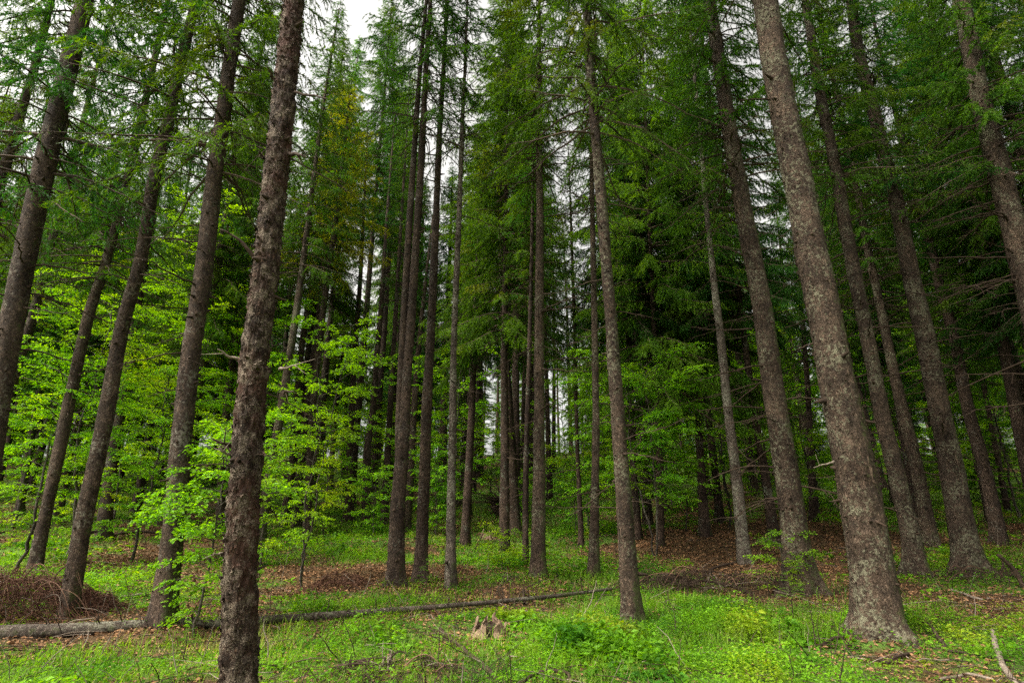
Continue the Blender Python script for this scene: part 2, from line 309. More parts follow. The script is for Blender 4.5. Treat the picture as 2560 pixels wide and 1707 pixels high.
# ------------------------------------------------------------------ spruce crown meshes (shared by many trees)
def spruce_crown(name, seed, H, Rb, needle, dens=1.0, spacing=.40, droop=.35, lower_bare=.0, prof=.75, per=5, gap=.12, low_r=1.0):
    g = np.random.default_rng(seed); mb = MB(); z = 0.0
    while z < H - .15:
        u = z / H
        L0 = Rb * (1 - u) ** prof * (low_r + (1 - low_r) * min(1, u / .25)) + .12
        nb = max(3, int(round(per + g.uniform(-1, 1)))); a0 = g.uniform(0, 6.28)
        for b in range(nb):
            if g.random() < gap: continue
            az = a0 + b * 2 * np.pi / nb + g.normal(0, .25); L = L0 * g.uniform(.62, 1.15); zb = z + g.uniform(-.18, .18)
            k = 9; s = np.linspace(0, 1, k); r = s * L
            el = .55 * u - .12 + g.normal(0, .07)
            dz = r * el - droop * L * s ** 1.7 * (1 - .75 * u) + .16 * L * np.clip(s - .72, 0, 1) * 1.4
            side = np.cumsum(g.normal(0, .035, k)) * L * .6
            ca, sa = math.cos(az), math.sin(az)
            P = np.stack([r * ca - side * sa, r * sa + side * ca, zb + dz], 1)
            tube(mb, P, np.linspace(.009 + .008 * L, .003, k), 4, 0, cap=False)
            green = 1.0 if u > lower_bare else max(.0, g.uniform(-.5, .8))
            ns = int(L * 17 * dens); 
            if ns < 2: ns = 2
            t = np.sort(g.uniform(.16 if u < .7 else .02, 1, ns)); ii = t * (k - 1); i0 = np.minimum(ii.astype(int), k - 2); f = (ii - i0)[:, None]
            Q = P[i0] * (1 - f) + P[i0 + 1] * f; T = nrm(P[i0 + 1] - P[i0])
            sg = np.where(np.arange(ns) % 2 == 0, 1.0, -1.0)[:, None]
            S = np.stack([-T[:, 1], T[:, 0], 0 * T[:, 0]], 1); S = nrm(S)
            tl = (0.14 + .38 * L * .5 * (1 - t) ** .6 * g.uniform(.5, 1.2, ns)) * (1.0 if green > .3 else .6)
            d = nrm(T * .75 + S * sg * g.uniform(.5, 1.0, (ns, 1)) + np.array([0, 0, -1]) * g.uniform(.1, 1.0, (ns, 1)))
            # wood of the twigs as thin slivers
            darts(mb, Q, d, nrm(np.cross(d, g.normal(size=(ns, 3)))), tl * .95, .009, 0)
            # needle tufts along each twig
            if green <= 0: continue
            cnt = np.maximum(2, (tl * 92 * dens ** .5 * green).astype(int)); idx = np.repeat(np.arange(ns), cnt)
            m = len(idx); ss = g.uniform(.05, 1.0, m); sag = np.array([0, 0, -1.0])
            pos = Q[idx] + d[idx] * (tl[idx] * ss)[:, None] + sag * (tl[idx] * .42 * ss ** 2)[:, None]
            dd = d[idx] + sag * .5 * ss[:, None]
            jit = g.normal(size=(m, 3)); nd = nrm(dd * .9 + jit * .55); sd_ = nrm(np.cross(nd, g.normal(size=(m, 3))))
            darts(mb, pos, nd, sd_, g.uniform(.05, .115, m), g.uniform(.010, .024, m), 1)
            # needles on the main bough itself
            m = int(L * 26 * green * dens); 
            if m > 0:
                t = g.uniform(.3, 1, m); ii = t * (k - 1); i0 = np.minimum(ii.astype(int), k - 2); f = (ii - i0)[:, None]
                pos = P[i0] * (1 - f) + P[i0 + 1] * f; nd = nrm(nrm(P[i0 + 1] - P[i0]) + g.normal(size=(m, 3)) * .7)
                darts(mb, pos, nd, nrm(np.cross(nd, g.normal(size=(m, 3)))), .08, .02, 1)
        z += spacing * g.uniform(.7, 1.25) * (1 - .35 * u)
    return mb.mesh(name, [M['limb'], needle], smooth=False)
CR = {}
CR['high'] = [spruce_crown('high_crown', 1, 15, 2.3, M['needle'], .95, .42, .40, .08), spruce_crown('high_crown', 2, 15, 2.5, M['needle_dark'], .95, .45, .45, .12, gap=.2)]
CR['dense'] = [spruce_crown('dense_crown', 3, 17, 2.7, M['needle'], 1.25, .36, .50, .0, per=6), spruce_crown('dense_crown', 4, 17, 2.9, M['needle_dark'], 1.2, .36, .55, .0, per=6),
               spruce_crown('dense_crown', 8, 17, 2.8, M['needle_fresh'], 1.2, .38, .50, .0, per=6)]
CR['thin'] = [spruce_crown('thin_crown', 5, 14, 1.5, M['needle'], .7, .40, .35, .25, gap=.3), spruce_crown('thin_crown', 6, 14, 1.3, M['needle_dark'], .6, .38, .35, .35, gap=.35)]
CR['gold'] = [spruce_crown('gold_crown', 7, 9, 1.9, M['needle_gold'], .8, .36, .25, .0, gap=.15)]
CRH = {'high': 15, 'dense': 17, 'thin': 14, 'gold': 9}

# ------------------------------------------------------------------ dead branches (shared meshes, unit length along +X)
def dead_branch(seed, twigs=9):
    g = np.random.default_rng(seed); mb = MB(); k = 12; s = np.linspace(0, 1, k)
    y = np.cumsum(g.normal(0, .012, k)) * (1 + s); z = -.22 * s ** 1.6 * g.uniform(.2, 1.3) + np.cumsum(g.normal(0, .008, k)) + .08 * np.clip(s - .6, 0, 1)
    P = np.stack([s, y - y[0], z - z[0]], 1); tube(mb, P, np.linspace(.0105, .002, k) * g.uniform(.8, 1.2), 5)
    for j in range(twigs):
        t = g.uniform(.15, .95); i = min(int(t * (k - 1)), k - 2); Q = P[i] + (P[i + 1] - P[i]) * (t * (k - 1) - i)
        ln = g.uniform(.08, .34) * (1.15 - t); sgn = g.choice([-1, 1]); ss = np.linspace(0, 1, 5)
        d = np.array([g.uniform(.3, .8), sgn * g.uniform(.4, .9), g.uniform(-.5, .2)]); d /= np.linalg.norm(d)
        W = Q + ss[:, None] * d * ln + np.stack([0 * ss, 0 * ss, -.15 * ln * ss ** 2], 1) + g.normal(0, .006, (5, 3)) * ss[:, None]
        tube(mb, W, np.linspace(.0045, .0015, 5), 3, cap=False)
        for q in range(2):
            a = W[2 + q]; dd = nrm(d + g.normal(0, .5, 3)); tube(mb, np.stack([a, a + dd * ln * .3]), np.array([.002, .0008]), 3, cap=False)
    return mb
DB = [dead_branch(100 + i, 5 + i % 7).mesh('dead_branch', [M['wood']]) for i in range(10)]

# ------------------------------------------------------------------ trees
HERO = {}
CLEAR = []           # trunk feet, kept free of plants
def smooth_path(Z, X, R, step=.12):
    zz = np.arange(Z[0], Z[-1], step)
    x = np.interp(zz, Z, X); r = np.interp(zz, Z, R)
    K = 9; ker = np.ones(K) / K
    for _ in range(2):
        x = np.convolve(np.pad(x, K // 2, mode='reflect', reflect_type='odd'), ker, 'valid')
        rs = np.convolve(np.pad(r, K // 2, mode='reflect', reflect_type='odd'), ker, 'valid'); r = np.where(zz - zz[0] < .5, r, rs)
    return zz, x, np.maximum(r, .006)
def trunk_mesh(name, zz, x, yoff, r, base, mat, sides, seed, rough=.06, knots=60, flare=.25, fine=14.0, extra=None, flakes=0):
    g = np.random.default_rng(seed); mb = MB()
    P = np.stack([x - base[0], yoff, zz - base[2]], 1); ph = g.uniform(0, 6.28, 4)
    def rf(P, rr, a):
        h = np.clip(P[:, 2:3], 0, 9)
        fl = 1 + flare * 2.1 * np.exp(-h / .24) * np.clip(.22 + .60 * np.cos(3 * a + ph[0])[None, :] + .45 * np.cos(5 * a + ph[1])[None, :], -.12, 2)
        nx = np.cos(a)[None, :] * rr; ny = np.sin(a)[None, :] * rr
        big = noise3(nx * 5 + seed, ny * 5, P[:, 2:3] * 1.3) - .5
        sm = noise3(nx * fine + seed, ny * fine, P[:, 2:3] * fine * .7) - .5
        sm2 = noise3(nx * fine * 2.6, ny * fine * 2.6 + seed, P[:, 2:3] * fine * 1.9) - .5
        return rr * (fl + .14 * big) + rough * .3 * sm + rough * .22 * sm2
    P[0, 2] -= .25; tube(mb, P, r, sides, 0, rfun=rf)
    if flakes:
        h = g.uniform(.02, min(P[-1, 2], 13), flakes) ; a_ = g.uniform(0, 6.28, flakes); c = np.stack([np.interp(h, P[:, 2], P[:, q]) for q in range(3)], 1); rq = np.interp(h, P[:, 2], r)
        o = np.stack([np.cos(a_), np.sin(a_), 0 * a_], 1); tg = np.stack([-np.sin(a_), np.cos(a_), 0 * a_], 1)
        dd = nrm(tg * g.normal(0, 1, (flakes, 1)) + np.array([0, 0, 1]) * g.normal(0, .8, (flakes, 1)) + o * g.uniform(.15, .6, (flakes, 1))); big = rough * 10
        l_ = g.uniform(.014, .038, flakes) * (.8 + .5 * min(1.5, big)); leaves(mb, c + o * (rq * g.uniform(.97, 1.03, flakes))[:, None], dd, o + g.normal(0, .25, (flakes, 3)), l_, l_ * .75, .1, 0)
    # broken branch stubs and knots, part of the bark surface
    zmax = min(zz[-1] - base[2] - 1, 16)
    for j in range(knots):
        h = g.uniform(.5, zmax); i = int(np.argmin(abs(P[:, 2] - h))); az = g.uniform(0, 6.28)
        d = np.array([math.cos(az), math.sin(az), g.uniform(-.35, .25)]); ln = g.choice([.02, .03, .05, .12], p=[.4, .3, .2, .1]) * g.uniform(.6, 1.4)
        a = P[i] + d * r[i] * .80; b = P[i] + d * (r[i] * 1.02 + ln)
        k0 = g.uniform(.010, .027) * (.6 + 2.2 * r[i]); tube(mb, np.stack([a, (a + b) / 2 + g.normal(0, .003, 3), b]), np.array([k0 * 1.7, k0, k0 * .55]), 5, 1)
    if extra: extra(mb)
    return mb.mesh(name, [mat, M['wood']])
def add_branches(root, P, r, n, z0, z1, L, seed, group_pale=False, bias=None):
    g = np.random.default_rng(seed)
    for j in range(n):
        h = g.uniform(z0, z1); i = int(np.argmin(abs(P[:, 2] - h))); az = g.uniform(0, 6.28)
        if bias is not None and g.random() < .5: az = bias + g.normal(0, .7)
        ln = L * g.uniform(.35, 1.25); me = DB[int(g.integers(len(DB)))]
        o = bpy.data.objects.new('dead_branch', me); COL.objects.link(o); o.parent = root
        d = np.array([math.cos(az), math.sin(az), 0]); o.location = P[i] + d * r[i] * .8
        o.rotation_euler = (g.uniform(-.6, .6), g.uniform(-.25, .3), az); s = ln; o.scale = (s, s * 1.0, s)
def hero_tree(pts, label, mat='bark', crown='high', cv=0, cz=9.0, cs=1.0, nb=8, bl=1.3, bz=(1.5, 9), Y=None, H=None, seed=1, sides=22, rough=.05, knots=110,
              fine=14., group=None, flare=.25, bias=None, twin=None, crad=1.0, flakes=None, step=.10):
    b = pts[0]; base, t = hit(b[0], b[1])
    if Y: base, _ = at(b[0], b[1], Y); base[2] = float(ground(base[0], base[1], False))
    Y0 = base[1]; Z, X, R = [], [], []
    for (px, py, wd) in pts:
        p, t = at(px, py, Y0); d = ray(px, py); xh = d[0] / d[1]
        Z.append(p[2]); X.append(p[0]); R.append(wd / 2 / F * t / math.sqrt(1 + xh * xh) * (.90 if mat == 'bark_flake' else .94))
    Z[0] = base[2]; X[0] = base[0]
    H = H or (22 + 4 * random.Random(seed).random()); top = base[2] + max(H, Z[-1] - base[2] + 3)
    sl_ = (X[-1] - X[0]) / (Z[-1] - Z[0]); r1 = R[-1]
    for f in (.4, .75, 1.0):
        Z.append(Z[-1 if f == .4 else len(pts) - 1] + 0) if False else Z.append(Z[len(pts) - 1] + (top - Z[len(pts) - 1]) * f)
        X.append(X[len(pts) - 1] + sl_ * .8 * (top - Z[len(pts) - 1]) * f); R.append(r1 * (1 - f) * .97 + .012)
    zz, x, r = smooth_path(np.array(Z), np.array(X), np.array(R), step)
    g = np.random.default_rng(seed + 50); yo = .06 * np.sin((zz - zz[0]) * .35 + g.uniform(0, 6)) * np.clip((zz - zz[0]) / 4, 0, 1)
    root = link('spruce_tree', None, None, tuple(base), label, 'tree', group)
    P = np.stack([x - base[0], yo, zz - base[2]], 1)
    ex = None
    if twin:
        def ex(mb):
            ZZ, XX, RR = [], [], []
            for (px, py, wd) in twin:
                p, t = at(px, py, Y0); ZZ.append(p[2]); XX.append(p[0]); RR.append(wd / 2 / F * t * .97)
            ZZ.append(top - 3); XX.append(XX[-1] + .2); RR.append(.02)
            z2, x2, r2 = smooth_path(np.array(ZZ), np.array(XX), np.array(RR))
            tube(mb, np.stack([x2 - base[0], .12 + 0 * z2, z2 - base[2]], 1), r2, 16, 0)
    me = trunk_mesh('trunk', zz, x, yo, r, base, M[mat], sides, seed, rough, knots, flare, fine, ex, flakes=flakes if flakes is not None else (900 if base[1] < 12 else 350))
    link('trunk', me, root)
    i = int(np.argmin(abs(P[:, 2] - cz))); cm = CR[crown][cv % len(CR[crown])]
    c = link('crown', cm, root, tuple(P[i])); hgt = P[-1, 2] - cz
    lean = math.atan2(P[-1, 0] - P[i, 0], hgt); s = hgt / CRH[crown]
    c.scale = (crad * cs, crad * cs, s); c.rotation_euler = (0, lean, g.uniform(0, 6.28)); c.rotation_mode = 'XYZ'
    c.matrix_local = Matrix.Translation(Vector(P[i])) @ Matrix.Rotation(lean, 4, 'Y') @ Matrix.Rotation(g.uniform(0, 6.28), 4, 'Z') @ Matrix.Diagonal((crad * cs, crad * cs, s, 1))
    add_branches(root, P, r, int(nb * 1.45), bz[0], bz[1], bl, seed + 9, bias=bias)
    CLEAR.append((base[0], base[1], R[1] * 1.05)); HERO[label] = root; return root

H_ = hero_tree
H_([(-95, 1570, 90), (-30, 1150, 78), (13, 856, 75), (62, 600, 72), (111, 383, 68), (153, 230, 60), (214, 0, 55)], 'thick grey spruce trunk leaning in at the left edge, its foot out of view', 'bark_grey', cz=7.0, cv=1, nb=22, bl=1.5, bz=(3, 9), seed=1, flakes=1800, sides=30, rough=.03, fine=20)
H_([(-270, 1450, 48), (-60, 700, 38), (0, 440, 34), (23, 363, 33), (50, 268, 31), (88, 153, 27), (130, 0, 22)], 'reddish thin spruce behind the thick grey trunk at the left edge', 'bark', cz=8.5, nb=16, bl=1.4, bz=(4, 11), seed=2)
H_([(165, 1545, 62), (176, 1490, 56), (195, 1375, 52), (214, 1260, 50), (249, 1107, 48), (283, 894, 45), (306, 780, 42), (346, 665, 38), (383, 440, 37), (421, 306, 34), (451, 172, 31), (486, 38, 28)],
   'straight grey spruce leaning right, its foot behind the fallen log by the brush pile', 'bark_grey', cz=8.5, cv=1, nb=12, bl=1.3, bz=(4, 10), seed=3, sides=30, rough=.03, fine=20)
H_([(406, 1577, 88), (417, 1451, 66), (432, 1337, 60), (440, 1222, 59), (459, 1009, 57), (478, 856, 54), (501, 741, 51), (528, 536, 50), (540, 421, 46), (561, 306, 42), (574, 191, 39), (603, 0, 37)],
   'brown spruce standing in front of the fallen log behind the leafy beech sapling', 'bark', cz=7.2, nb=18, bl=1.3, bz=(3, 10), seed=4, sides=30, rough=.045, fine=18)
H_([(606, 1850, 115), (603, 1707, 102), (601, 1604, 99), (601, 1490, 94), (605, 1375, 89), (612, 1222, 88), (622, 1124, 83), (633, 933, 77), (647, 818, 74), (662, 703, 74), (673, 574, 72), (685, 459, 69), (700, 306, 66), (714, 153, 63), (729, 0, 58)],
   'nearest dark rough trunk with flaking bark and white lichen, its foot below the frame', 'bark_flake', cz=9.5, cv=1, nb=7, bl=.55, bz=(1.5, 8), seed=5, sides=96, rough=.12, knots=60, fine=26, crad=.9, flakes=5500, step=.05)
H_([(-70, 1370, 40), (4, 1067, 34), (19, 990, 34), (46, 894, 33), (73, 818, 31), (130, 588, 25), (190, 380, 20)], 'thin grey spruce crossing the beech leaves beside the left edge trunk', 'bark_grey', cz=8.5, nb=9, bz=(3, 9), seed=6)
H_([(86, 1432, 46), (103, 1337, 37), (126, 1241, 36), (147, 1145, 38), (184, 971, 36), (203, 875, 34), (222, 780, 33), (260, 665, 29), (298, 517, 24), (360, 260, 21), (396, 110, 18)],
   'grey spruce rising out of the green beech leaves behind the brown brush pile', 'bark_grey', cz=7.6, cv=0, nb=12, bz=(3, 9), seed=7)
H_([(256, 1352, 48), (268, 1241, 38), (287, 1105, 34), (314, 971, 30), (344, 780, 24), (380, 560, 18)], 'reddish brown spruce half hidden behind the straight grey leaning trunk', 'bark_dark', cz=8.5, nb=10, seed=8)
H_([(550, 1330, 30), (559, 1124, 22), (570, 1009, 22), (589, 856, 22), (603, 741, 20), (625, 560, 17)], 'thin spruce seen just left of the nearest lichened trunk', 'bark', cz=9.5, nb=10, seed=9)
H_([(770, 1310, 24), (781, 1028, 19), (792, 933, 18), (811, 760, 17), (834, 588, 14), (841, 536, 13), (853, 421, 10), (866, 325, 8)], 'slender pinkish spruce with a yellow golden crown', 'bark', 'gold', cz=11.5, nb=26, bl=1.3, bz=(4, 13), H=21.5, seed=10, crad=1.45, Y=22.5)
H_([(708, 1321, 26), (731, 1164, 21), (746, 971, 18), (754, 875, 17), (777, 722, 15), (796, 569, 13)], 'slim brown spruce behind the airy beech, left of the golden crowned spruce', 'bark', 'thin', cz=11, nb=12, seed=11, crad=.9)
H_([(738, 1321, 32), (772, 1000, 24), (796, 818, 22), (807, 703, 21), (825, 500, 16)], 'dark brown spruce between the two slim trunks behind the airy beech', 'bark_dark', 'high', cz=12.5, cv=1, nb=12, seed=12)
H_([(873, 1302, 28), (876, 1107, 18), (886, 900, 15), (900, 700, 12)], 'dark spruce with a flared foot on the green slope behind the airy beech', 'bark_dark', 'thin', cz=10, nb=9, seed=13, crad=.9)
H_([(915, 1320, 24), (918, 1107, 20), (930, 1047, 17), (941, 894, 15), (952, 780, 14)], 'thin brown spruce left of the short broken snag', 'bark', 'thin', cz=10.5, cv=1, nb=9, seed=14, crad=.9)
H_([(960, 1315, 22), (968, 1145, 17), (978, 960, 14), (989, 799, 12)], 'thin spruce standing at the broken snag behind the twin stemmed spruce', 'bark_dark', 'thin', cz=11, nb=9, seed=15)
H_([(987, 1474, 60), (989, 1430, 46), (991, 1375, 41), (994, 1260, 39), (1003, 1170, 37), (1012, 1047, 27), (1017, 933, 25), (1025, 818, 24), (1033, 703, 22), (1044, 536, 20), (1052, 421, 19), (1060, 268, 16), (1067, 153, 14), (1075, 38, 12)],
   'twin stemmed brown spruce with two stems rising side by side from one foot', 'bark', 'high', cz=10.5, cv=0, nb=20, bl=1.0, bz=(2, 14), seed=16,
   twin=[(996, 1210, 20), (994, 1130, 22), (995, 1047, 21), (1002, 894, 20), (1010, 741, 19), (1021, 550, 17), (1038, 306, 14), (1046, 191, 12)], crad=.8)
H_([(1052, 1459, 44), (1054, 1375, 33), (1058, 1260, 31), (1064, 1124, 29), (1067, 1009, 27), (1075, 894, 24), (1081, 780, 22), (1086, 665, 20), (1090, 574, 19), (1094, 459, 17), (1098, 344, 15), (1105, 230, 13), (1113, 77, 10)],
   'brown knotted spruce standing between the twin stemmed spruce and the pale grey one', 'bark', 'thin', cz=9.5, nb=20, bl=1.0, bz=(2, 14), seed=17, crad=.9)
H_([(1125, 1470, 34), (1127, 1375, 26), (1128, 1260, 23), (1130, 1145, 20), (1133, 1047, 19), (1134, 894, 17), (1140, 741, 15), (1146, 588, 14), (1150, 497, 13), (1153, 383, 12), (1157, 268, 10), (1163, 153, 8), (1167, 38, 6)],
   'pale grey slender spruce with mottled lichened bark and a thin top', 'bark_pale', 'thin', cv=1, cz=10, nb=16, bl=.9, bz=(2, 13), H=20, seed=18)
H_([(1260, 1383, 31), (1262, 1222, 24), (1262, 1047, 21), (1260, 894, 18), (1262, 780, 15), (1265, 550, 11)], 'dark brown spruce above the small green shrub, lowest boughs hiding its upper trunk', 'bark_dark', 'dense', cz=7, nb=12, seed=19, crad=1.15)
H_([(1313, 1413, 18), (1315, 1145, 14), (1323, 894, 11), (1330, 600, 9)], 'thin dark spruce stem close beside the middle spruce', 'bark_dark', 'thin', cz=7.5, cv=1, nb=9, H=15, seed=20)
H_([(1345, 1451, 44), (1347, 1298, 35), (1348, 1145, 32), (1348, 1086, 30), (1348, 933, 27), (1348, 741, 23), (1350, 588, 21), (1350, 536, 19), (1347, 383, 17), (1348, 230, 13), (1348, 77, 10)],
   'upright grey brown spruce in the middle beside the bright leafed shrub', 'bark_moss', 'high', cz=10, nb=20, bl=1.5, bz=(3, 12), seed=21)
H_([(1484, 1448, 34), (1486, 1298, 24), (1489, 1145, 21), (1490, 1047, 19), (1488, 894, 18), (1486, 741, 17), (1482, 550, 13), (1478, 300, 9)], 'slim lichened spruce half behind the tall mossy spruce', 'bark_moss', 'thin', cz=9, nb=14, seed=22)
H_([(1580, 1566, 60), (1572, 1451, 48), (1563, 1298, 44), (1551, 1145, 40), (1538, 971, 37), (1530, 856, 33), (1521, 741, 31), (1509, 588, 30), (1502, 497, 29), (1492, 383, 27), (1482, 268, 24), (1473, 153, 22), (1465, 0, 20)],
   'tall mossy spruce with twiggy bare branches standing alone in the bright grass', 'bark_moss', 'high', cz=8.2, nb=26, bl=1.0, bz=(1.5, 11), seed=23, sides=28)
H_([(1595, 1352, 26), (1584, 1184, 18), (1576, 933, 14), (1565, 700, 10)], 'dark spruce just behind and right of the tall mossy spruce', 'bark_dark', 'dense', cz=7.5, nb=10, seed=24, cv=1)
H_([(1454, 1371, 17), (1448, 1222, 12), (1442, 1086, 11), (1438, 894, 10), (1432, 700, 8)], 'thin young spruce pole between the two grey middle trunks', 'bark_dark', 'thin', cz=6.5, nb=12, H=15, seed=25)
H_([(1651, 1367, 24), (1649, 1130, 18), (1640, 900, 15), (1628, 650, 11)], 'dark spruce with drooping green boughs rising behind the forked beech', 'bark_dark', 'dense', cz=4.5, cv=2, nb=10, seed=26, crad=1.25)
H_([(1863, 1417, 48), (1855, 1337, 33), (1844, 1222, 30), (1832, 1126, 27), (1817, 1009, 24), (1805, 856, 22), (1790, 741, 20), (1775, 588, 15), (1761, 459, 13), (1756, 383, 11)],
   'pale slender spruce on the brown leaf litter with a grey upper trunk', 'bark_pale', 'thin', cz=9, nb=18, bl=1.3, bz=(3, 11), seed=27)
H_([(2006, 1492, 112), (1993, 1375, 76), (1978, 1260, 70), (1958, 1126, 65), (1941, 1047, 61), (1926, 933, 58), (1909, 818, 55), (1890, 703, 52), (1866, 580, 50), (1844, 459, 47), (1825, 344, 43), (1809, 230, 40), (1794, 115, 37), (1775, 0, 34)],
   'sturdy spruce with long bare branches and a spreading root, left of the biggest trunk', 'bark_moss', 'high', cz=8.5, nb=30, bl=1.7, bz=(1.5, 11), seed=28, sides=30, flare=.4, bias=2.9)
H_([(2203, 1606, 200), (2196, 1547, 143), (2182, 1451, 126), (2165, 1337, 118), (2150, 1222, 113), (2125, 1107, 109), (2111, 1047, 107), (2090, 933, 100), (2071, 818, 95), (2050, 703, 90), (2021, 580, 86), (2004, 459, 82), (1978, 344, 78), (1955, 230, 75), (1932, 115, 72), (1913, 0, 70)],
   'biggest thick spruce trunk with scaly bark and a wide flared foot in the green herbs', 'bark_moss', 'high', cv=1, cz=11, nb=9, bl=.6, bz=(2, 9), seed=29, flakes=4200, sides=56, rough=.07, fine=24, knots=80, flare=.22)
H_([(2295, 1448, 78), (2280, 1356, 55), (2257, 1260, 51), (2230, 1145, 48), (2203, 1047, 46), (2184, 933, 43), (2165, 818, 42), (2142, 703, 40), (2119, 580, 38), (2100, 459, 36), (2077, 344, 32), (2050, 230, 29), (2031, 115, 26), (2012, 0, 23)],
   'dark mossy spruce just right of the biggest trunk, green herbs at its foot', 'bark_moss', 'high', cz=9.5, nb=26, bl=1.7, bz=(2, 12), seed=30)
H_([(2425, 1440, 108), (2416, 1375, 79), (2395, 1260, 74), (2370, 1126, 69), (2345, 1028, 62), (2328, 933, 60), (2303, 818, 56), (2276, 703, 51), (2254, 580, 47), (2234, 478, 43), (2213, 402, 41), (2194, 306, 38), (2169, 210, 36), (2146, 115, 34), (2131, 0, 32)],
   'second thickest spruce with crooked bare branches, on a brown mound near the broken stick', 'bark_moss', 'high', cv=1, cz=9.5, nb=30, bl=1.8, bz=(2, 12), seed=31, sides=30, flare=.35)
H_([(2330, 1371, 56), (2310, 1260, 41), (2288, 1145, 38), (2261, 1028, 36), (2234, 914, 31), (2203, 761, 25), (2169, 627, 22), (2138, 459, 19), (2110, 330, 16)], 'spruce with a flared foot between the dark mossy spruce and the second thickest one', 'bark_moss', 'high', cz=9, nb=18, bl=1.5, seed=32)
H_([(2502, 1367, 52), (2479, 1241, 40), (2452, 1126, 38), (2441, 1100, 37), (2406, 971, 35), (2387, 856, 33), (2341, 703, 27), (2303, 517, 23), (2280, 440, 20)], 'pinkish spruce with pale lichen streaks behind the second thickest one', 'bark', 'high', cz=10, nb=20, bl=1.5, seed=33)
H_([(2740, 1480, 120), (2640, 1000, 92), (2540, 574, 76), (2513, 459, 72), (2483, 344, 66), (2452, 230, 60), (2429, 115, 57), (2402, 0, 53)], 'thick mossy trunk leaning in at the top right corner', 'bark_moss', 'high', cz=9, nb=30, bl=1.8, bz=(3, 11), seed=34, sides=30, bias=3.0)
H_([(2790, 1400, 60), (2640, 750, 42), (2532, 306, 34), (2498, 191, 30), (2467, 77, 28)], 'reddish spruce behind the leaning corner trunk', 'bark', 'dense', cv=1, cz=7, nb=16, bl=1.6, seed=35)
H_([(2610, 1380, 56), (2575, 1200, 46), (2540, 1047, 41), (2521, 933, 38), (2490, 780, 32), (2440, 560, 25)], 'dark spruce just inside the right edge beyond the pinkish one', 'bark_dark', 'dense', cz=8, nb=14, seed=36)
H_([(1937, 1363, 38), (1924, 1260, 27), (1905, 1145, 23), (1893, 1086, 21), (1874, 971, 19), (1850, 760, 14), (1820, 560, 11)], 'dark reddish spruce with dead whorls between the pale slender spruce and the sturdy one', 'bark_dark', 'dense', cv=1, cz=7.5, nb=26, bl=1.6, bz=(.8, 7), seed=37)
H_([(2035, 1305, 28), (2030, 1150, 18), (2018, 950, 15), (2000, 760, 12)], 'dark trunk on the brown slope framed by the two largest trunks', 'bark_dark', 'high', cz=7, nb=10, seed=38)
H_([(1762, 1343, 34), (1750, 1145, 20), (1742, 1000, 17), (1728, 800, 14)], 'dark spruce with a spreading foot left of the pale slender spruce', 'bark_dark', 'dense', cv=0, cz=5, nb=14, seed=39, crad=1.15)
H_([(2300, 1330, 26), (2270, 1180, 19), (2240, 1000, 16), (2200, 800, 13)], 'narrow spruce glimpsed behind the dark mossy spruce', 'bark_dark', 'high', cz=8, nb=10, seed=40)
H_([(2520, 1280, 20), (2495, 1145, 16), (2455, 950, 13), (2420, 780, 11)], 'thin spruce deep in the shade at the right, above the broken stick', 'bark_dark', 'high', cz=7, nb=8, seed=41)
H_([(1300, 1245, 16), (1306, 1100, 12), (1310, 950, 10)], 'slim brown stem beside the upturned root plate', 'bark', 'high', cz=11, nb=5, seed=42)
H_([(1375, 1250, 18), (1372, 1150, 15), (1368, 1000, 12)], 'brown stem on the bright slope right behind the middle spruce', 'bark', 'high', cz=12, nb=5, seed=43)
H_([(1170, 1290, 20), (1174, 1150, 15), (1180, 1000, 12)], 'mossy stem right of the pale grey spruce at the top of the grass', 'bark_moss', 'dense', cz=10, nb=8, seed=44)

for q, (px, Y, H, cz, cv, lb) in enumerate([(872, 31, 37, 18, 0, 'tall full spruce behind the golden crowned one, its tip beside the white sky'), (925, 35, 33, 17, 2, 'full spruce right behind the golden crowned one, left of the twin stems'), (775, 33, 34, 17, 2, 'full spruce just left behind the golden crowned one'), (725, 27, 29, 11, 0, 'full dark spruce behind the upper part of the nearest lichened trunk'),
        (1290, 26, 30, 12.5, 2, 'full spruce with hanging boughs left of the middle spruce'),
        (965, 38, 35, 9, 0, 'full spruce behind the left side of the twin stemmed spruce'), (1018, 40, 25, 8, 1, 'far full spruce seen through the twin stemmed spruce'), (1335, 38, 33, 9, 1, 'far full spruce just left behind the middle spruce'), (930, 48, 36, 6, 2, 'far low skirted spruce left behind the twin stemmed spruce'), (985, 52, 35, 5, 0, 'farthest full spruce right behind the twin stemmed spruce'), (1160, 50, 27, 6, 0, 'far low skirted spruce right behind the pale grey spruce'), (1100, 36, 24, 8, 1, 'full spruce far behind the gap between the brown knotted and pale grey spruces'), (1620, 24, 27, 7.5, 0, 'full spruce with hanging green boughs right of the tall mossy spruce')]):
    bs, _ = at(px, 1300, Y); zg = float(ground(bs[0], bs[1], False)); x0_, p0_ = bs[0], None
    v_ = np.array([x0_, Y, zg - CAMZ]); t_ = v_ @ FWD; py0 = 853.5 - F * (v_ @ UP) / t_; px0 = 1280 + F * x0_ / t_
    up_ = lambda h, w: (1280 + F * x0_ / (np.array([x0_, Y, zg - CAMZ + h]) @ FWD), 853.5 - F * (np.array([x0_, Y, zg - CAMZ + h]) @ UP) / (np.array([x0_, Y, zg - CAMZ + h]) @ FWD), w)
    H_([(px0, py0, 30), up_(1.5, 24), up_(6, 20), up_(12, 15)], lb, 'bark_dark', 'dense', cz=cz, cv=cv, nb=10, H=H, Y=Y, seed=90 + q, crad=1.05)

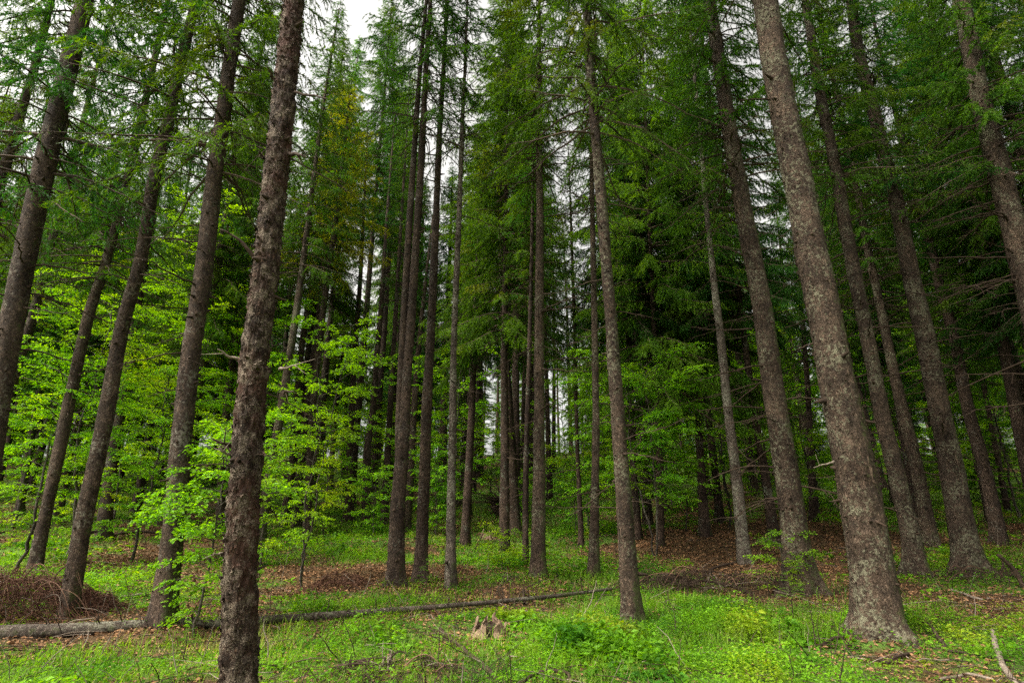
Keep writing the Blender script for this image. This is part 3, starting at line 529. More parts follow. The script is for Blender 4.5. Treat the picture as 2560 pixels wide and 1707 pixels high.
def snag(root, x0, y0, x1, y1, r0, seed, mat='wood', sag=0.0, twigs=3, name='snag'):
    Y = root.location.y; a = Vector(at(x0, y0, Y)[0]); e = Vector(at(x1, y1, Y - .15)[0]); a = np.array(a) - np.array(root.location); e = np.array(e) - np.array(root.location); g = np.random.default_rng(seed)
    q = np.linspace(0, 1, 12)[:, None]; P = a + (e - a) * q + np.array([0, 0, sag]) * np.sin(q * np.pi) + np.cumsum(g.normal(0, .005, (12, 3)), 0); mb = MB(); tube(mb, P, np.linspace(r0, r0 * .3, 12), 7)
    for k in range(twigs):
        i = int(g.integers(3, 11)); d = nrm(nrm(e - a) * .5 + g.normal(0, .6, 3)); l_ = g.uniform(.05, .2); tube(mb, P[i] + np.linspace(0, 1, 4)[:, None] * d * l_, np.linspace(r0 * .3, r0 * .1, 4), 4)
    link(name, mb.mesh(name, [M[mat]]), root)
t4 = HERO['nearest dark rough trunk with flaking bark and white lichen, its foot below the frame']
for k, a in enumerate([(650, 660, 560, 580, .026, .03, 3), (603, 897, 543, 868, .02, -.02, 2), (700, 920, 741, 913, .018, 0, 2), (585, 1122, 533, 1098, .03, .02, 7), (588, 1135, 540, 1115, .02, -.02, 6), (565, 1385, 525, 1384, .022, 0, 1), (735, 232, 818, 256, .02, 0, 3),
                       (720, 385, 765, 400, .03, .01, 5), (690, 200, 660, 160, .022, 0, 2), (660, 395, 648, 375, .028, 0, 4), (655, 1130, 672, 1135, .02, 0, 2), (710, 985, 735, 980, .016, 0, 2)]):
    snag(t4, a[0], a[1], a[2], a[3], a[4] * .8, 400 + k, 'wood' if k not in (1, 2, 4, 5) else 'pale_wood', a[5], a[6])
r1 = HERO['sturdy spruce with long bare branches and a spreading root, left of the biggest trunk']; r2 = HERO['biggest thick spruce trunk with scaly bark and a wide flared foot in the green herbs']
for k, a in enumerate([(1945, 1168, 1770, 1202, .02, .12), (1935, 1182, 1850, 1180, .016, .03), (1950, 1262, 1870, 1265, .016, .05), (1955, 1350, 1880, 1352, .014, .02), (1885, 655, 1765, 612, .02, .08), (1865, 580, 1800, 535, .02, .04), (1880, 822, 1725, 815, .018, -.05),
                       (1905, 1020, 1745, 1028, .016, .05), (1875, 725, 1770, 700, .016, .06), (1840, 360, 1740, 320, .02, .05)]): snag(r1, *a[:5], 420 + k, 'wood', a[5], 6, 'dead_branch')
for k, a in enumerate([(2085, 1155, 2030, 1168, .016, 0), (2100, 1252, 2074, 1250, .024, 0), (2125, 1290, 2105, 1294, .02, 0), (2160, 1368, 2140, 1366, .02, 0), (2150, 1450, 2128, 1455, .016, 0), (2110, 1370, 2094, 1372, .016, 0), (2030, 860, 1990, 870, .014, 0), (1925, 250, 1850, 252, .02, .02), (2180, 1535, 2175, 1520, .02, 0)]):
    snag(r2, *a[:5], 440 + k, 'pale_wood' if k == 0 else 'wood', a[5], 1)

# distant spruces: shared trunk meshes, one object each
def bg_trunk(seed, mat):
    g = np.random.default_rng(seed); zz = np.arange(0, 24, .6); x = .10 * np.sin(zz * .3 + g.uniform(0, 6)); r = .20 * (1 - zz / 25) ** .8 + .01 + .10 * np.exp(-zz / .35)
    return trunk_mesh('trunk', zz, x, .08 * np.cos(zz * .27), r, (0, 0, 0), mat, 12, seed, .04, 50, .2), (x, zz)
BT = [bg_trunk(70, M['bark_dark']), bg_trunk(71, M['bark']), bg_trunk(72, M['bark_dark']), bg_trunk(73, M['bark_moss'])]
heroes = [(a, b) for a, b, c in CLEAR]
g = np.random.default_rng(21); placed = []
def px_of(x, y, z):
    v = np.array([x, y, z - CAMZ]); t = v @ FWD; return 1280 + F * v[0] / t, 853.5 - F * (v @ UP) / t
tries = 0
def window(px, y):
    return (1205 < px < 1255 and y > 24) or (1390 < px < 1440 and y > 24) or (880 < px < 950 and y > 20 and g.random() < .9)
while len(placed) < 210 and tries < 20000:
    tries += 1
    y = g.uniform(19, 46) if len(placed) < 104 else g.uniform(40, 88); x = g.uniform(-1.15, 1.15) * (y + 2)
    z = float(ground(x, y, False)); px, py = px_of(x, y, z)
    if any((x - a) ** 2 + (y - b) ** 2 < 2.0 ** 2 for a, b in heroes) or any((x - a) ** 2 + (y - b) ** 2 < 2.6 ** 2 for a, b in placed): continue
    far = y > 36
    wdw = window(px, y)
    if wdw and not (y > 46 and px > 1150): continue
    if 1440 < px < 1560 and 22 < y < 60 and g.random() < .6: continue
    if 1010 < px < 1185 and g.random() < .5: continue
    if 850 < px < 1650 and y < 44 and g.random() < .45: continue
    if 1370 < px < 1480 and y < 50 and g.random() < .6: continue
    placed.append((x, y)); k = int(g.integers(4)); me, (tx, tz) = BT[k]; s = g.uniform(.75, 1.12)
    if 700 < px < 1000 and y < 45: s *= .8
    if 1000 < px < 1190: s *= .72
    root = link('spruce_tree', None, None, (x, y, z), 'slender dark spruce far back on the rising slope' if far else 'half hidden spruce among the trunks behind the front row', 'tree', 'distant spruces on the slope' if far else 'spruces behind the front row')
    rt = g.uniform(0, 6.28); lx, ly = g.normal(0, .02, 2)
    root.rotation_euler = (lx, ly, rt)
    t = link('trunk', me, root); wr = g.uniform(.75, 1.1); t.scale = (wr, wr, s)
    kind = g.choice(['dense', 'high', 'thin'], p=[.72, .22, .06] if far else [.42, .36, .22]); cm = CR[kind][int(g.integers(len(CR[kind])))]
    cz = (g.uniform(6.5, 10.5) if kind == 'dense' else g.uniform(8, 12)) * s
    if far: cz = g.uniform(4, 8) * s if y < 58 else g.uniform(1.5, 6) * s
    if 1180 < px < 1460: cz = max(cz, 6.0)
    if 850 < px < 1700 and not far: kind = g.choice(['thin', 'high']); cm = CR[kind][int(g.integers(2))]; cz = g.uniform(9, 12) * s
    if 850 < px < 1700 and far and y < 58: cz = g.uniform(7, 10) * s
    if wdw: kind = 'thin'; cm = CR[kind][0]; cz = 9.0
    ch = 24 * s - cz; xy = g.uniform(.8, 1.15)
    c = link('crown', cm, root, (float(np.interp(cz, tz, tx)) * wr, 0, cz)); c.scale = (xy, xy, ch / CRH[kind])
for q, (x, y) in enumerate([(13.5, 6), (17, 10.5), (19, 15), (15.5, 2.5), (22, 8), (25, 15)]):  # unseen spruces added to block side light and darken the right
    z = float(ground(x, y, False)); root = link('spruce_tree', None, None, (x, y, z), 'unseen spruce added beyond the right edge to block side light', 'tree', 'added shading spruces beyond the right edge'); link('trunk', BT[q % 4][0], root)
    c = link('crown', CR['dense'][q % 2], root, (0, 0, 5.5)); c.scale = (1.1, 1.1, 18.5 / 17)
for q in range(24):      # closed row on the brow of the slope
    px = 560 + q * 64 + g.uniform(-14, 14); y = g.uniform(64, 80); x = (px - 1280) / F * y * .99
    if 1200 < px < 1255 or 1385 < px < 1445: continue
    z = float(ground(x, y, False)); root = link('spruce_tree', None, None, (x, y, z), 'slender dark spruce far back on the rising slope', 'tree', 'distant spruces on the slope'); root.rotation_euler[2] = g.uniform(0, 6.28)
    link('trunk', BT[q % 4][0], root); c = link('crown', CR['dense'][q % 3], root, (0, 0, 2.0)); c.scale = (1.15, 1.15, 22 / 17)
# young spruces whose boughs reach almost to the ground
ym = [spruce_crown('young_crown', 60 + i, 6.0, 1.5, M[q], 1.1, .30, .40, 0, per=6) for i, q in enumerate(['needle', 'needle_fresh', 'needle_dark'])]
yt = MB(); tube(yt, np.array([[0, 0, -.1], [.02, 0, 3], [0, 0, 6.4]]), np.array([.06, .04, .01]), 8); yt = yt.mesh('trunk', [M['bark_dark']])
ny = 0
while ny < 16:
    y = g.uniform(22, 66); x = g.uniform(-1.1, 1.1) * (y + 2); z = float(ground(x, y, False)); px, py = px_of(x, y, z)
    if window(px, y) or (1180 < px < 1460) or any((x - a) ** 2 + (y - b) ** 2 < 1.2 for a, b in heroes + placed): continue
    ny += 1; root = link('young_spruce', None, None, (x, y, z), 'young bushy spruce with boughs down to the slope behind the tall trunks', 'tree', 'young spruces on the slope'); s = g.uniform(.6, 1.3)
    root.rotation_euler[2] = g.uniform(0, 6.28); root.scale = (s, s, s); link('trunk', yt, root); link('crown', ym[ny % 3], root, (0, 0, .35))

# ------------------------------------------------------------------ beeches
def beech_parts(seed, H, spread, nb, leaf=.055, dens=1.0, first=.15, stems=1, droop=.12, skew=(0, 0), tr=.012):
    g = np.random.default_rng(seed); mw = MB(); ml = MB(); 
    for st in range(stems):
        k = 26; s = np.linspace(0, 1, k); a = g.uniform(0, 6.28); off = spread * .32 if stems > 1 else .02 * H
        cx = np.cos(a + st * 2.6) * off * s ** .7 + np.cumsum(g.normal(0, .006, k)) * H + skew[0] * s; cy_ = np.sin(a + st * 2.6) * off * s ** .7 + np.cumsum(g.normal(0, .006, k)) * H + skew[1] * s
        P = np.stack([cx - cx[0], cy_ - cy_[0], s * H * (1 - .08 * st) - .05], 1)
        tube(mw, P, np.linspace(tr * H ** .5 * 1.5 / stems ** .5, .004, k), 8)
        for b in range(max(3, nb // stems)):
            u = first + (1 - first) * (b + g.uniform(0, 1)) / max(3, nb // stems); u = min(u, .99); ii = u * (k - 1); i0 = min(int(ii), k - 2)
            Q = P[i0] + (P[i0 + 1] - P[i0]) * (ii - i0); az = b * 2.4 + g.normal(0, .4)
            L = spread * (math.sin(math.pi * min(1, .18 + .82 * (1 - u)) ** .75) * .75 + .22) * g.uniform(.65, 1.15)
            n = 8; q = np.linspace(0, 1, n); d = np.array([math.cos(az), math.sin(az), 0]); sd_ = np.array([-d[1], d[0], 0])
            el = g.uniform(-.05, .55) + .45 * u
            B = Q + (q * L)[:, None] * d + (np.cumsum(g.normal(0, .03, n)) * L)[:, None] * sd_ + np.stack([0 * q, 0 * q, L * (el * q - (droop + .25 * el) * 1.5 * q ** 2)], 1)
            tube(mw, B, np.linspace(.004 + .0045 * L, .0015, n), 4, cap=False)
            nt_ = max(4, int(L * 24 * dens)); t = g.uniform(.15, 1, nt_); jj = t * (n - 1); j0 = np.minimum(jj.astype(int), n - 2); f = (jj - j0)[:, None]
            TP = B[j0] * (1 - f) + B[j0 + 1] * f; T = nrm(B[j0 + 1] - B[j0]); sg = g.choice([-1, 1], (nt_, 1)); Sx = nrm(np.stack([-T[:, 1], T[:, 0], 0 * T[:, 0]], 1))
            td = nrm(T * .8 + Sx * sg * g.uniform(.3, 1, (nt_, 1)) + np.stack([0 * t, 0 * t, g.normal(.0, .28, nt_)], 1)); tl = g.uniform(.12, .42, nt_) * min(1.3, .5 + L * .4) * (1.15 - .5 * t)
            darts(mw, TP, td, nrm(np.cross(td, g.normal(size=(nt_, 3)))), tl, .005)
            cnt = np.maximum(3, (tl / (leaf * .42)).astype(int)); idx = np.repeat(np.arange(nt_), cnt); m = len(idx)
            ss = g.uniform(.1, 1.05, m); pos = TP[idx] + td[idx] * (tl[idx] * ss)[:, None] + np.array([0, 0, -1]) * (tl[idx] * .18 * ss ** 2)[:, None]
            tds = nrm(np.stack([-td[idx][:, 1], td[idx][:, 0], 0 * ss], 1)) * g.choice([-1, 1], (m, 1))
            ld = nrm(td[idx] * .7 + tds * .8 + np.array([0, 0, -.25]) + g.normal(0, .22, (m, 3))); up = nrm(np.array([0, 0, 1.0]) + g.normal(0, .5, (m, 3)))
            leaves(ml, pos + g.normal(0, .012, (m, 3)), ld, up, leaf * g.uniform(.5, 1.3, m), leaf * g.uniform(.36, .72, m))
    return mw, ml
def beech(px, py, H, spread, nb, seed, label, name='beech_sapling', cat='tree', Y=None, group=None, leafm='beech', **kw):
    base, t = hit(px, py)
    if Y: base, _ = at(px, py, Y); base[2] = float(ground(base[0], base[1], False))
    mw, ml = beech_parts(seed, H, spread, nb, **kw); root = link(name, None, None, tuple(base), label, cat, group)
    link('trunk' if H > 1.2 else 'stem', mw.mesh('trunk', [M['bark_beech']]), root); link('crown' if H > 1.2 else 'foliage', ml.mesh('crown', [M[leafm]], False), root)
    CLEAR.append((base[0], base[1], .05)); return root
beech(488, 1592, 2.75, 1.08, 46, 201, 'fresh green beech sapling in front of the fallen log beside the nearest trunk', leaf=.058, dens=1.45, first=.08, tr=.008)
beech(755, 1470, 6.0, 1.45, 60, 202, 'airy beech with layered pale green sprays right of the nearest trunk', 'beech_tree', leaf=.062, dens=1.0, first=.12, stems=2, skew=(.5, 0), tr=.009)
beech(40, 1425, 6.0, 2.3, 46, 203, 'bushy beech filling the left edge behind the brown brush pile', 'beech_tree', leaf=.07, dens=.72, first=.10)
beech(160, 1390, 8.5, 2.9, 60, 204, 'tall beech with a broad leafy crown behind the grey spruce by the brush pile', 'beech_tree', Y=17, leaf=.08, dens=.7, first=.12)
beech(330, 1375, 5.2, 2.6, 42, 205, 'beech with flat leafy layers between the straight grey and the brown spruce', 'beech_tree', Y=16, leaf=.07, dens=.75, first=.12)
beech(420, 1350, 13.0, 3.0, 74, 206, 'tallest beech, its yellow green top reaching up behind the brown spruce', 'beech_tree', Y=21, leaf=.09, dens=.75, first=.2, skew=(-.6, 0))
beech(20, 1360, 12.0, 3.2, 70, 207, 'yellow green beech rising behind the thick trunk at the left edge', 'beech_tree', Y=23, leaf=.09, dens=.7, first=.15)
beech(560, 1345, 9.5, 2.6, 52, 208, 'leafy beech showing on both sides of the nearest lichened trunk', 'beech_tree', Y=22, leaf=.09, dens=.9, first=.15)
beech(660, 1375, 3.2, 1.8, 26, 209, 'low beech with flat sprays just right of the nearest trunk', Y=15, leaf=.065, dens=1.0)
beech(250, 1340, 9.0, 3.0, 56, 230, 'dense beech deep behind the reddish brown spruce', 'beech_tree', Y=26, leaf=.11, dens=.8)
beech(1640, 1393, 5.4, 2.4, 56, 210, 'forked beech with curved dark stems behind the tall mossy spruce', 'beech_tree', leaf=.07, dens=.9, first=.28, stems=2)
beech(1475, 1330, 5.2, 2.2, 34, 211, 'light green beech behind the slim lichened spruce', 'beech_tree', Y=23, leaf=.085, dens=.9)
beech(1392, 1452, .75, .32, 11, 212, 'small shrub with bright yellow green leaves beside the middle spruce', 'shrub', 'shrub', leaf=.065, dens=1.5, tr=.006)
beech(1255, 1425, .9, .62, 15, 213, 'round green shrub under the dark brown spruce', 'shrub', 'shrub', leaf=.055, dens=1.5, tr=.006)
beech(1960, 1500, 1.05, .6, 16, 214, 'leafy sapling against the foot of the sturdy spruce', 'shrub', 'shrub', leaf=.045, dens=1.4, tr=.006, leafm='herb')
for i, (px, py, H, sp, Y, lb) in enumerate([
        (1440, 1340, 2.6, 1.3, 21, 'low bright beech bush between the young spruce pole and the slim lichened spruce'), (1555, 1350, 3.0, 1.5, 20, 'low beech bush just right behind the tall mossy spruce'),
        (1300, 1300, 2.2, 1.2, 24, 'low beech bush behind the thin dark stem in the middle'), (1090, 1330, 2.4, 1.2, 22, 'low beech bush between the brown knotted and the pale grey spruce'),
        (1720, 1345, 2.8, 1.5, 21, 'low beech bush behind the dark spruce with the spreading foot'), (930, 1345, 2.4, 1.3, 22, 'low beech bush left of the twin stemmed spruce'),
        (2120, 1330, 3.5, 1.7, 20, 'low beech bush between the biggest trunk and the dark mossy spruce'), (2370, 1300, 3.5, 1.6, 21, 'low beech bush behind the foot of the second thickest spruce'),
        (810, 1310, 3.0, 1.5, 24, 'low beech bush among the dark stems behind the airy beech'),
        (1225, 1280, 4.5, 2.2, 32, 'small beech left of the upturned root plate'), (1420, 1265, 7, 3.2, 34, 'bright beech glowing on the open slope between the middle trunks'),
        (1530, 1280, 6.5, 2.6, 31, 'beech showing between the slim lichened and the tall mossy spruce'), (1110, 1290, 5.5, 2.2, 30, 'beech behind the pale grey slender spruce'),
        (1700, 1300, 6.5, 2.6, 30, 'beech behind the drooping boughs left of the pale slender spruce'), (1830, 1290, 9, 3.0, 31, 'leafy beech on the slope behind the pale slender spruce'),
        (2050, 1300, 11, 3.4, 27, 'bright beech seen between the sturdy spruce and the biggest trunk'), (2200, 1310, 12, 3.4, 28, 'beech in the shade behind the dark mossy spruce'),
        (2400, 1300, 9, 3.2, 27, 'beech in the shade behind the second thickest spruce'), (2550, 1300, 8, 3.2, 24, 'shaded beech at the right edge'),
        (880, 1290, 5, 2.2, 32, 'beech deep behind the airy one'), (1000, 1280, 6, 2.4, 36, 'beech glimpsed behind the twin stemmed spruce')]):
    beech(px, py, H, sp, 40, 240 + i, lb, 'beech_tree', Y=Y, leaf=.105, dens=.7, first=.12)

bm_ = []
for i in range(4):
    mw, ml = beech_parts(300 + i, 6.5, 2.5, 34, leaf=.12, dens=.55, first=.1); bm_.append((mw.mesh('trunk', [M['bark_beech']]), ml.mesh('crown', [M['beech']], False)))
nb_ = 0
while nb_ < 100:
    y = g.uniform(22, 70); x = g.uniform(-1.1, 1.0) * (y + 2); z = float(ground(x, y, False)); px, py = px_of(x, y, z)
    if window(px, y) or any((x - a) ** 2 + (y - b) ** 2 < .8 for a, b in heroes + placed) or (px > 1500 and g.random() < .15): continue
    nb_ += 1; root = link('beech_tree', None, None, (x, y, z), 'young yellow green beech among the dark trunks on the slope', 'tree', 'young beeches on the slope'); s = g.uniform(.55, 1.35)
    if px < 620: s *= 1.35
    if 1180 < px < 1460: s = min(s, .5) if y > 40 else s * .6
    root.rotation_euler[2] = g.uniform(0, 6.28); root.scale = (s, s, s); link('trunk', bm_[nb_ % 4][0], root); link('crown', bm_[nb_ % 4][1], root)

for k in range(34):
    y = g.uniform(42, 64); px = -100 + 2760 * (k + g.random()) / 34; x = (px - 1280) / F * y * 1.0; z = float(ground(x, y, False)); s = g.uniform(.28, .55)
    if 1210 < px < 1250 or 1395 < px < 1435: s *= .45
    root = link('beech_tree', None, None, (x, y, z - .1), 'low green bush of young beech on the brow of the far slope', 'tree', 'beech bushes on the brow of the slope'); root.rotation_euler[2] = g.uniform(0, 6.28); root.scale = (s * 1.5, s * 1.5, s); link('trunk', bm_[k % 4][0], root); link('crown', bm_[k % 4][1], root)

# ------------------------------------------------------------------ ground
MOUNDS += [c for c in CLEAR if c[2] > .15 and c[1] < 20]
def blob(x, y, c, sx, sy): return np.exp(-((x - c[0]) / sx) ** 2 - ((y - c[1]) / sy) ** 2)
def cover(x, y):
    """1 = green plants, 0 = bare leaf litter"""
    v = .58 + 1.6 * (fbm(x * .38, y * .38, 2.0, 3) - .5) + .5 * (fbm(x * 1.6, y * 1.6, 7.0, 2) - .5)
    for (px, py, sx, sy, k) in [(880, 1430, 1.9, 1.5, -.9), (740, 1480, 1.0, .6, -.4), (1800, 1390, 3.4, 2.8, -1.0), (2050, 1330, 3.2, 3.0, -.8), (330, 1400, 2.8, 2.2, -.35), (70, 1540, 1.6, .9, -.6), (1170, 1430, .8, .7, -.4),
                                (2300, 1690, 1.4, .8, -.35), (2450, 1500, 2.0, 1.2, -.45), (150, 1600, 1.1, .5, -.35), (1700, 1470, 1.0, .8, -.6), (2240, 1640, .9, .4, -.25), (1100, 1650, .8, .5, -.25),
                                (900, 1330, 2.5, 3, .5), (1350, 1330, 3.5, 4, .45), (1500, 1620, 3, 1.5, .4), (700, 1640, 2, .9, .25)]:
        c = HITS.setdefault((px, py), hit(px, py)[0]); v = v + k * blob(x, y, c, sx, sy)
    return np.clip(v, 0, 1)
HITS = {}
ys = np.concatenate([np.arange(-12, 3, .5), np.arange(3, 14, .06), np.arange(14, 30, .15), np.arange(30, 90, .6), np.arange(90, 401, 15)])
us = np.concatenate([np.linspace(-6, -1.5, 10)[:-1], np.linspace(-1.5, 1.5, 260), np.linspace(1.5, 6, 10)[1:]])
XX = us[None, :] * (np.maximum(ys, 3)[:, None] + 3); YY = ys[:, None] + 0 * XX; ZZ = ground(XX, YY)
mb = MB(); nx_ = len(us); i = np.arange(len(ys) - 1)[:, None] * nx_; j = np.arange(nx_ - 1)[None, :]
mb.add(np.stack([XX, YY, ZZ], -1), None, np.stack([i + j, i + j + 1, i + nx_ + j + 1, i + nx_ + j], -1).reshape(-1, 4))
gm = mb.mesh('ground', [M['ground']]); at_ = gm.attributes.new('cover', 'FLOAT', 'POINT'); at_.data.foreach_set('value', cover(XX, YY).astype(np.float32).ravel())
link('ground', gm, kind='structure')

MOUNDS_READY = True
def scatter(n, y0, y1, g, margin=1.12):
    y = np.sqrt(g.uniform(y0 ** 2, y1 ** 2, n)); x = g.uniform(-1, 1, n) * (y * .96 + .8) * margin
    ok = np.ones(n, bool)
    for (a, b, r_) in CLEAR:
        if r_ > .1: ok &= (x - a) ** 2 + (y - b) ** 2 > (r_ * .9) ** 2
    return x[ok], y[ok]
g = np.random.default_rng(77)
LOWH = [(1190, 1610), (1225, 1610), (1265, 1610), (1225, 1640)] + [(q, 1590) for q in range(0, 600, 80)] + [(q, 1572 - (q - 640) * .06) for q in range(640, 1540, 60)] + [(1115, 1600), (1165, 1650), (1220, 1690), (2203, 1640), (2120, 1630), (1222, 1360)]
dry = MB(); grass = MB(); herb = MB(); lit = MB(); twg = MB()
for (y0, y1, ng, nh, nl, sc, wid) in [(3.6, 6.5, 36000, 70000, 12000, 1.0, .005), (6.5, 10, 60000, 90000, 22000, 1.25, .007), (10, 17, 70000, 100000, 40000, 1.8, .012), (17, 30, 60000, 90000, 45000, 3.0, .024), (30, 62, 50000, 70000, 30000, 5.5, .05)]:
    # grass
    x, y = scatter(ng, y0, y1, g); cv = cover(x, y); gz = fbm(x * .45 + 9, y * .45, 6.0, 2) + .35 * (blob(x, y, HITS.setdefault('g1', hit(1500, 1560)[0]), 2.6, 1.3) + blob(x, y, HITS.setdefault('g2', hit(1150, 1330)[0]), 3, 4) + blob(x, y, HITS.setdefault('g3', hit(800, 1690)[0]), 1.6, .6))
    ok = (g.random(len(x)) < cv ** 1.2) & (gz > .50 + .12 * g.random(len(x))); x, y = x[ok], y[ok]; m = len(x)
    P = np.stack([x, y, ground(x, y) - .01], 1); ln = g.uniform(.07, .20, m) * (1 + .18 * (sc - 1)) * (.55 + .9 * fbm(x * 1.1, y * 1.1, 3.0, 2)); a = g.uniform(0, 6.28, m)
    d1 = nrm(np.stack([np.cos(a) * .35, np.sin(a) * .35, np.ones(m)], 1)); S = np.stack([-np.sin(a), np.cos(a), 0 * a], 1); wd = wid * g.uniform(.6, 1.3, m)
    mid = P + d1 * (ln * .6)[:, None]; d2 = nrm(d1 + np.stack([np.cos(a), np.sin(a), -.35 + 0 * a], 1) * g.uniform(.3, 1.1, (m, 1)))
    v = np.stack([P - S * wd[:, None] * .5, P + S * wd[:, None] * .5, mid + S * wd[:, None] * .4, mid - S * wd[:, None] * .4, mid + d2 * (ln * .55)[:, None]], 1)
    i = np.arange(m)[:, None] * 5; grass.add(v.reshape(-1, 3), i + np.array([[3, 2, 4]]), i + np.array([[0, 1, 2, 3]]))
    nd_ = len(x) // 9; hx = x[:nd_]; hy = y[:nd_]; a = g.uniform(0, 6.28, nd_); Pd = np.stack([hx, hy, ground(hx, hy)], 1); Dd = nrm(np.stack([np.cos(a) * .9, np.sin(a) * .9, g.uniform(.3, 1.2, nd_)], 1))
    darts(dry, Pd, Dd, np.stack([-np.sin(a), np.cos(a), 0 * a], 1), g.uniform(.08, .22, nd_) * (1 + .15 * (sc - 1)), wid * .9)
    # herbs: little plants, each a bunch of leaves on a height that varies by patch
    x, y = scatter(nh // 9, y0, y1, g); cv = cover(x, y); ok = g.random(len(x)) < cv ** 1.3 * (.35 + .9 * fbm(x * .8, y * .8, 5.0, 2)); x, y = x[ok], y[ok]; m = len(x)
    ht = (.05 + .85 * np.clip(fbm(x * 1.0 + 3, y * 1.0, 8.0, 3) - .47, 0, 1)) * (1 + .12 * (sc - 1)) * g.uniform(.5, 1.5, m) * (.3 + .7 * cover(x, y))
    for hx_, hy_ in LOWH:
        c = hit(hx_, hy_)[0]; ht = ht * (1 - .82 * blob(x, y, c, .42, .42))
    idx = np.repeat(np.arange(m), np.clip((7 + ht * 70 / sc ** .5).astype(int), 7, 30)); k = len(idx); rr = g.uniform(0, 1, k); a = g.uniform(0, 6.28, k); rad_ = .025 * sc ** .8 + ht[idx] * .5 * g.uniform(.2, 1, k)
    hx = x[idx] + np.cos(a) * rad_; hy = y[idx] + np.sin(a) * rad_; P = np.stack([hx, hy, ground(hx, hy) + ht[idx] * rr ** .6], 1)
    D = np.stack([np.cos(a), np.sin(a), g.uniform(-.5, .6, k)], 1); up = np.array([0, 0, 1.0]) + g.normal(0, .4, (k, 3)); l_ = .030 * sc ** .9 * g.uniform(.6, 1.5, k) * (1 + .8 * (noise3(hx * .8, hy * .8, 2.2) > .72))
    leaves(herb, P, D, up, l_, l_ * g.uniform(.5, .75, k))
    # stems of the herbs
    S0 = np.stack([x, y, ground(x, y)], 1); tp = S0 + np.stack([g.normal(0, .03, m), g.normal(0, .03, m), ht * 1.1], 1); dd = tp - S0; ll = np.linalg.norm(dd, axis=1)
    darts(herb, S0, nrm(dd), nrm(np.cross(dd, g.normal(size=(m, 3)))), ll, wid * .6)
    # dry leaves
    x, y = scatter(nl, y0, y1, g); cv = cover(x, y); ok = g.random(len(x)) < 1.05 - cv * .85; x, y = x[ok], y[ok]; m = len(x)
    a = g.uniform(0, 6.28, m); P = np.stack([x, y, ground(x, y) + .012 * sc ** .5], 1); D = np.stack([np.cos(a), np.sin(a), g.uniform(-.15, .35, m)], 1)
    l_ = .05 * sc ** .75 * g.uniform(.6, 1.3, m); leaves(lit, P, D, np.array([0, 0, 1.0]) + g.normal(0, .35, (m, 3)), l_, l_ * .6, fold=g.choice([-.2, .3]))
    # twigs lying about and thin dry stalks
    x, y = scatter(int(1100 * (1 if y0 < 17 else .6)), y0, y1, g); cv = cover(x, y); ok = (g.random(len(x)) < 1.15 - .7 * cv) ; x, y = x[ok], y[ok]
    for q in range(len(x)):
        l_ = g.uniform(.12, .6) * (1 + .1 * sc); a = g.uniform(0, 6.28); e = g.uniform(-.03, .25) if g.random() < .8 else g.uniform(.5, 1.4); z0 = float(ground(x[q], y[q])) + .015
        s = np.linspace(0, 1, 4); Pp = np.stack([x[q] + np.cos(a) * s * l_ * math.cos(e) + g.normal(0, .012, 4), y[q] + np.sin(a) * s * l_ * math.cos(e) + g.normal(0, .012, 4), z0 + s * l_ * math.sin(e) + .02 * np.sin(s * 3) + g.normal(0, .006, 4)], 1)
        tube(twg, Pp, np.linspace(.0055, .002, 4) * g.uniform(.6, 1.4) * sc ** .35, 4, int(g.random() < .25), cap=False)
for (a_, b_, r_) in CLEAR:
    if r_ < .1 or b_ > 24 or b_ < 3: continue
    for tgt, n_, l0, up_ in ((lit, 260, .05, .35), (herb, 200, .03, .4)):
        an = g.uniform(0, 6.28, n_); q = r_ * .95 + np.abs(g.normal(0, .22, n_)) * (.6 + r_); hx = a_ + np.cos(an) * q; hy = b_ + np.sin(an) * q; ok = g.random(n_) < (.8 if tgt is lit else cover(hx, hy) + .25); hx, hy, an = hx[ok], hy[ok], an[ok]; m = len(hx)
        P = np.stack([hx, hy, ground(hx, hy) + (g.uniform(.01, .14, m) if tgt is herb else .015)], 1); a2 = g.uniform(0, 6.28, m)
        leaves(tgt, P, np.stack([np.cos(a2), np.sin(a2), g.uniform(-.2, .4, m)], 1), np.array([0, 0, 1.0]) + g.normal(0, up_, (m, 3)), l0 * g.uniform(.6, 1.4, m), l0 * .65)
link('grass', grass.mesh('grass', [M['grass']], False), kind='stuff'); link('undergrowth', herb.mesh('undergrowth', [M['herb']], False), kind='stuff')
link('dry_grass', dry.mesh('dry_grass', [M['straw']], False), kind='stuff'); link('fallen_leaves', lit.mesh('fallen_leaves', [M['litter']], False), kind='stuff'); link('twig_litter', twg.mesh('twig_litter', [M['wood'], M['pale_wood']]), kind='stuff')

# ------------------------------------------------------------------ fallen log, branches, sticks, stumps
def lay(pts, lift=1.0):
    P, R = [], []
    for (px, py, wd) in pts:
        b, t = hit(px, py + wd * .5); r_ = wd / 2 / F * t; P.append([b[0], b[1], b[2] + r_ * lift]); R.append(r_)
    return np.array(P), np.array(R)
def resample(P, R, step=.05):
    s = np.concatenate([[0], np.cumsum(np.linalg.norm(np.diff(P, axis=0), axis=1))]); q = np.arange(0, s[-1], step)
    P2 = np.stack([np.interp(q, s, P[:, k]) for k in range(3)], 1); K = 11; ker = np.ones(K) / K
    if len(q) > 2 * K: P2 = np.stack([np.convolve(np.pad(P2[:, k], K // 2, mode='reflect', reflect_type='odd'), ker, 'valid') for k in range(3)], 1)
    return P2, np.interp(q, s, R)
P, R = lay([(-120, 1580, 34), (0, 1577, 32), (200, 1574, 30), (420, 1572, 27), (560, 1566, 23), (700, 1552, 18), (900, 1530, 14), (1080, 1524, 12), (1300, 1510, 10), (1400, 1502, 9), (1540, 1488, 6)], 1.1)
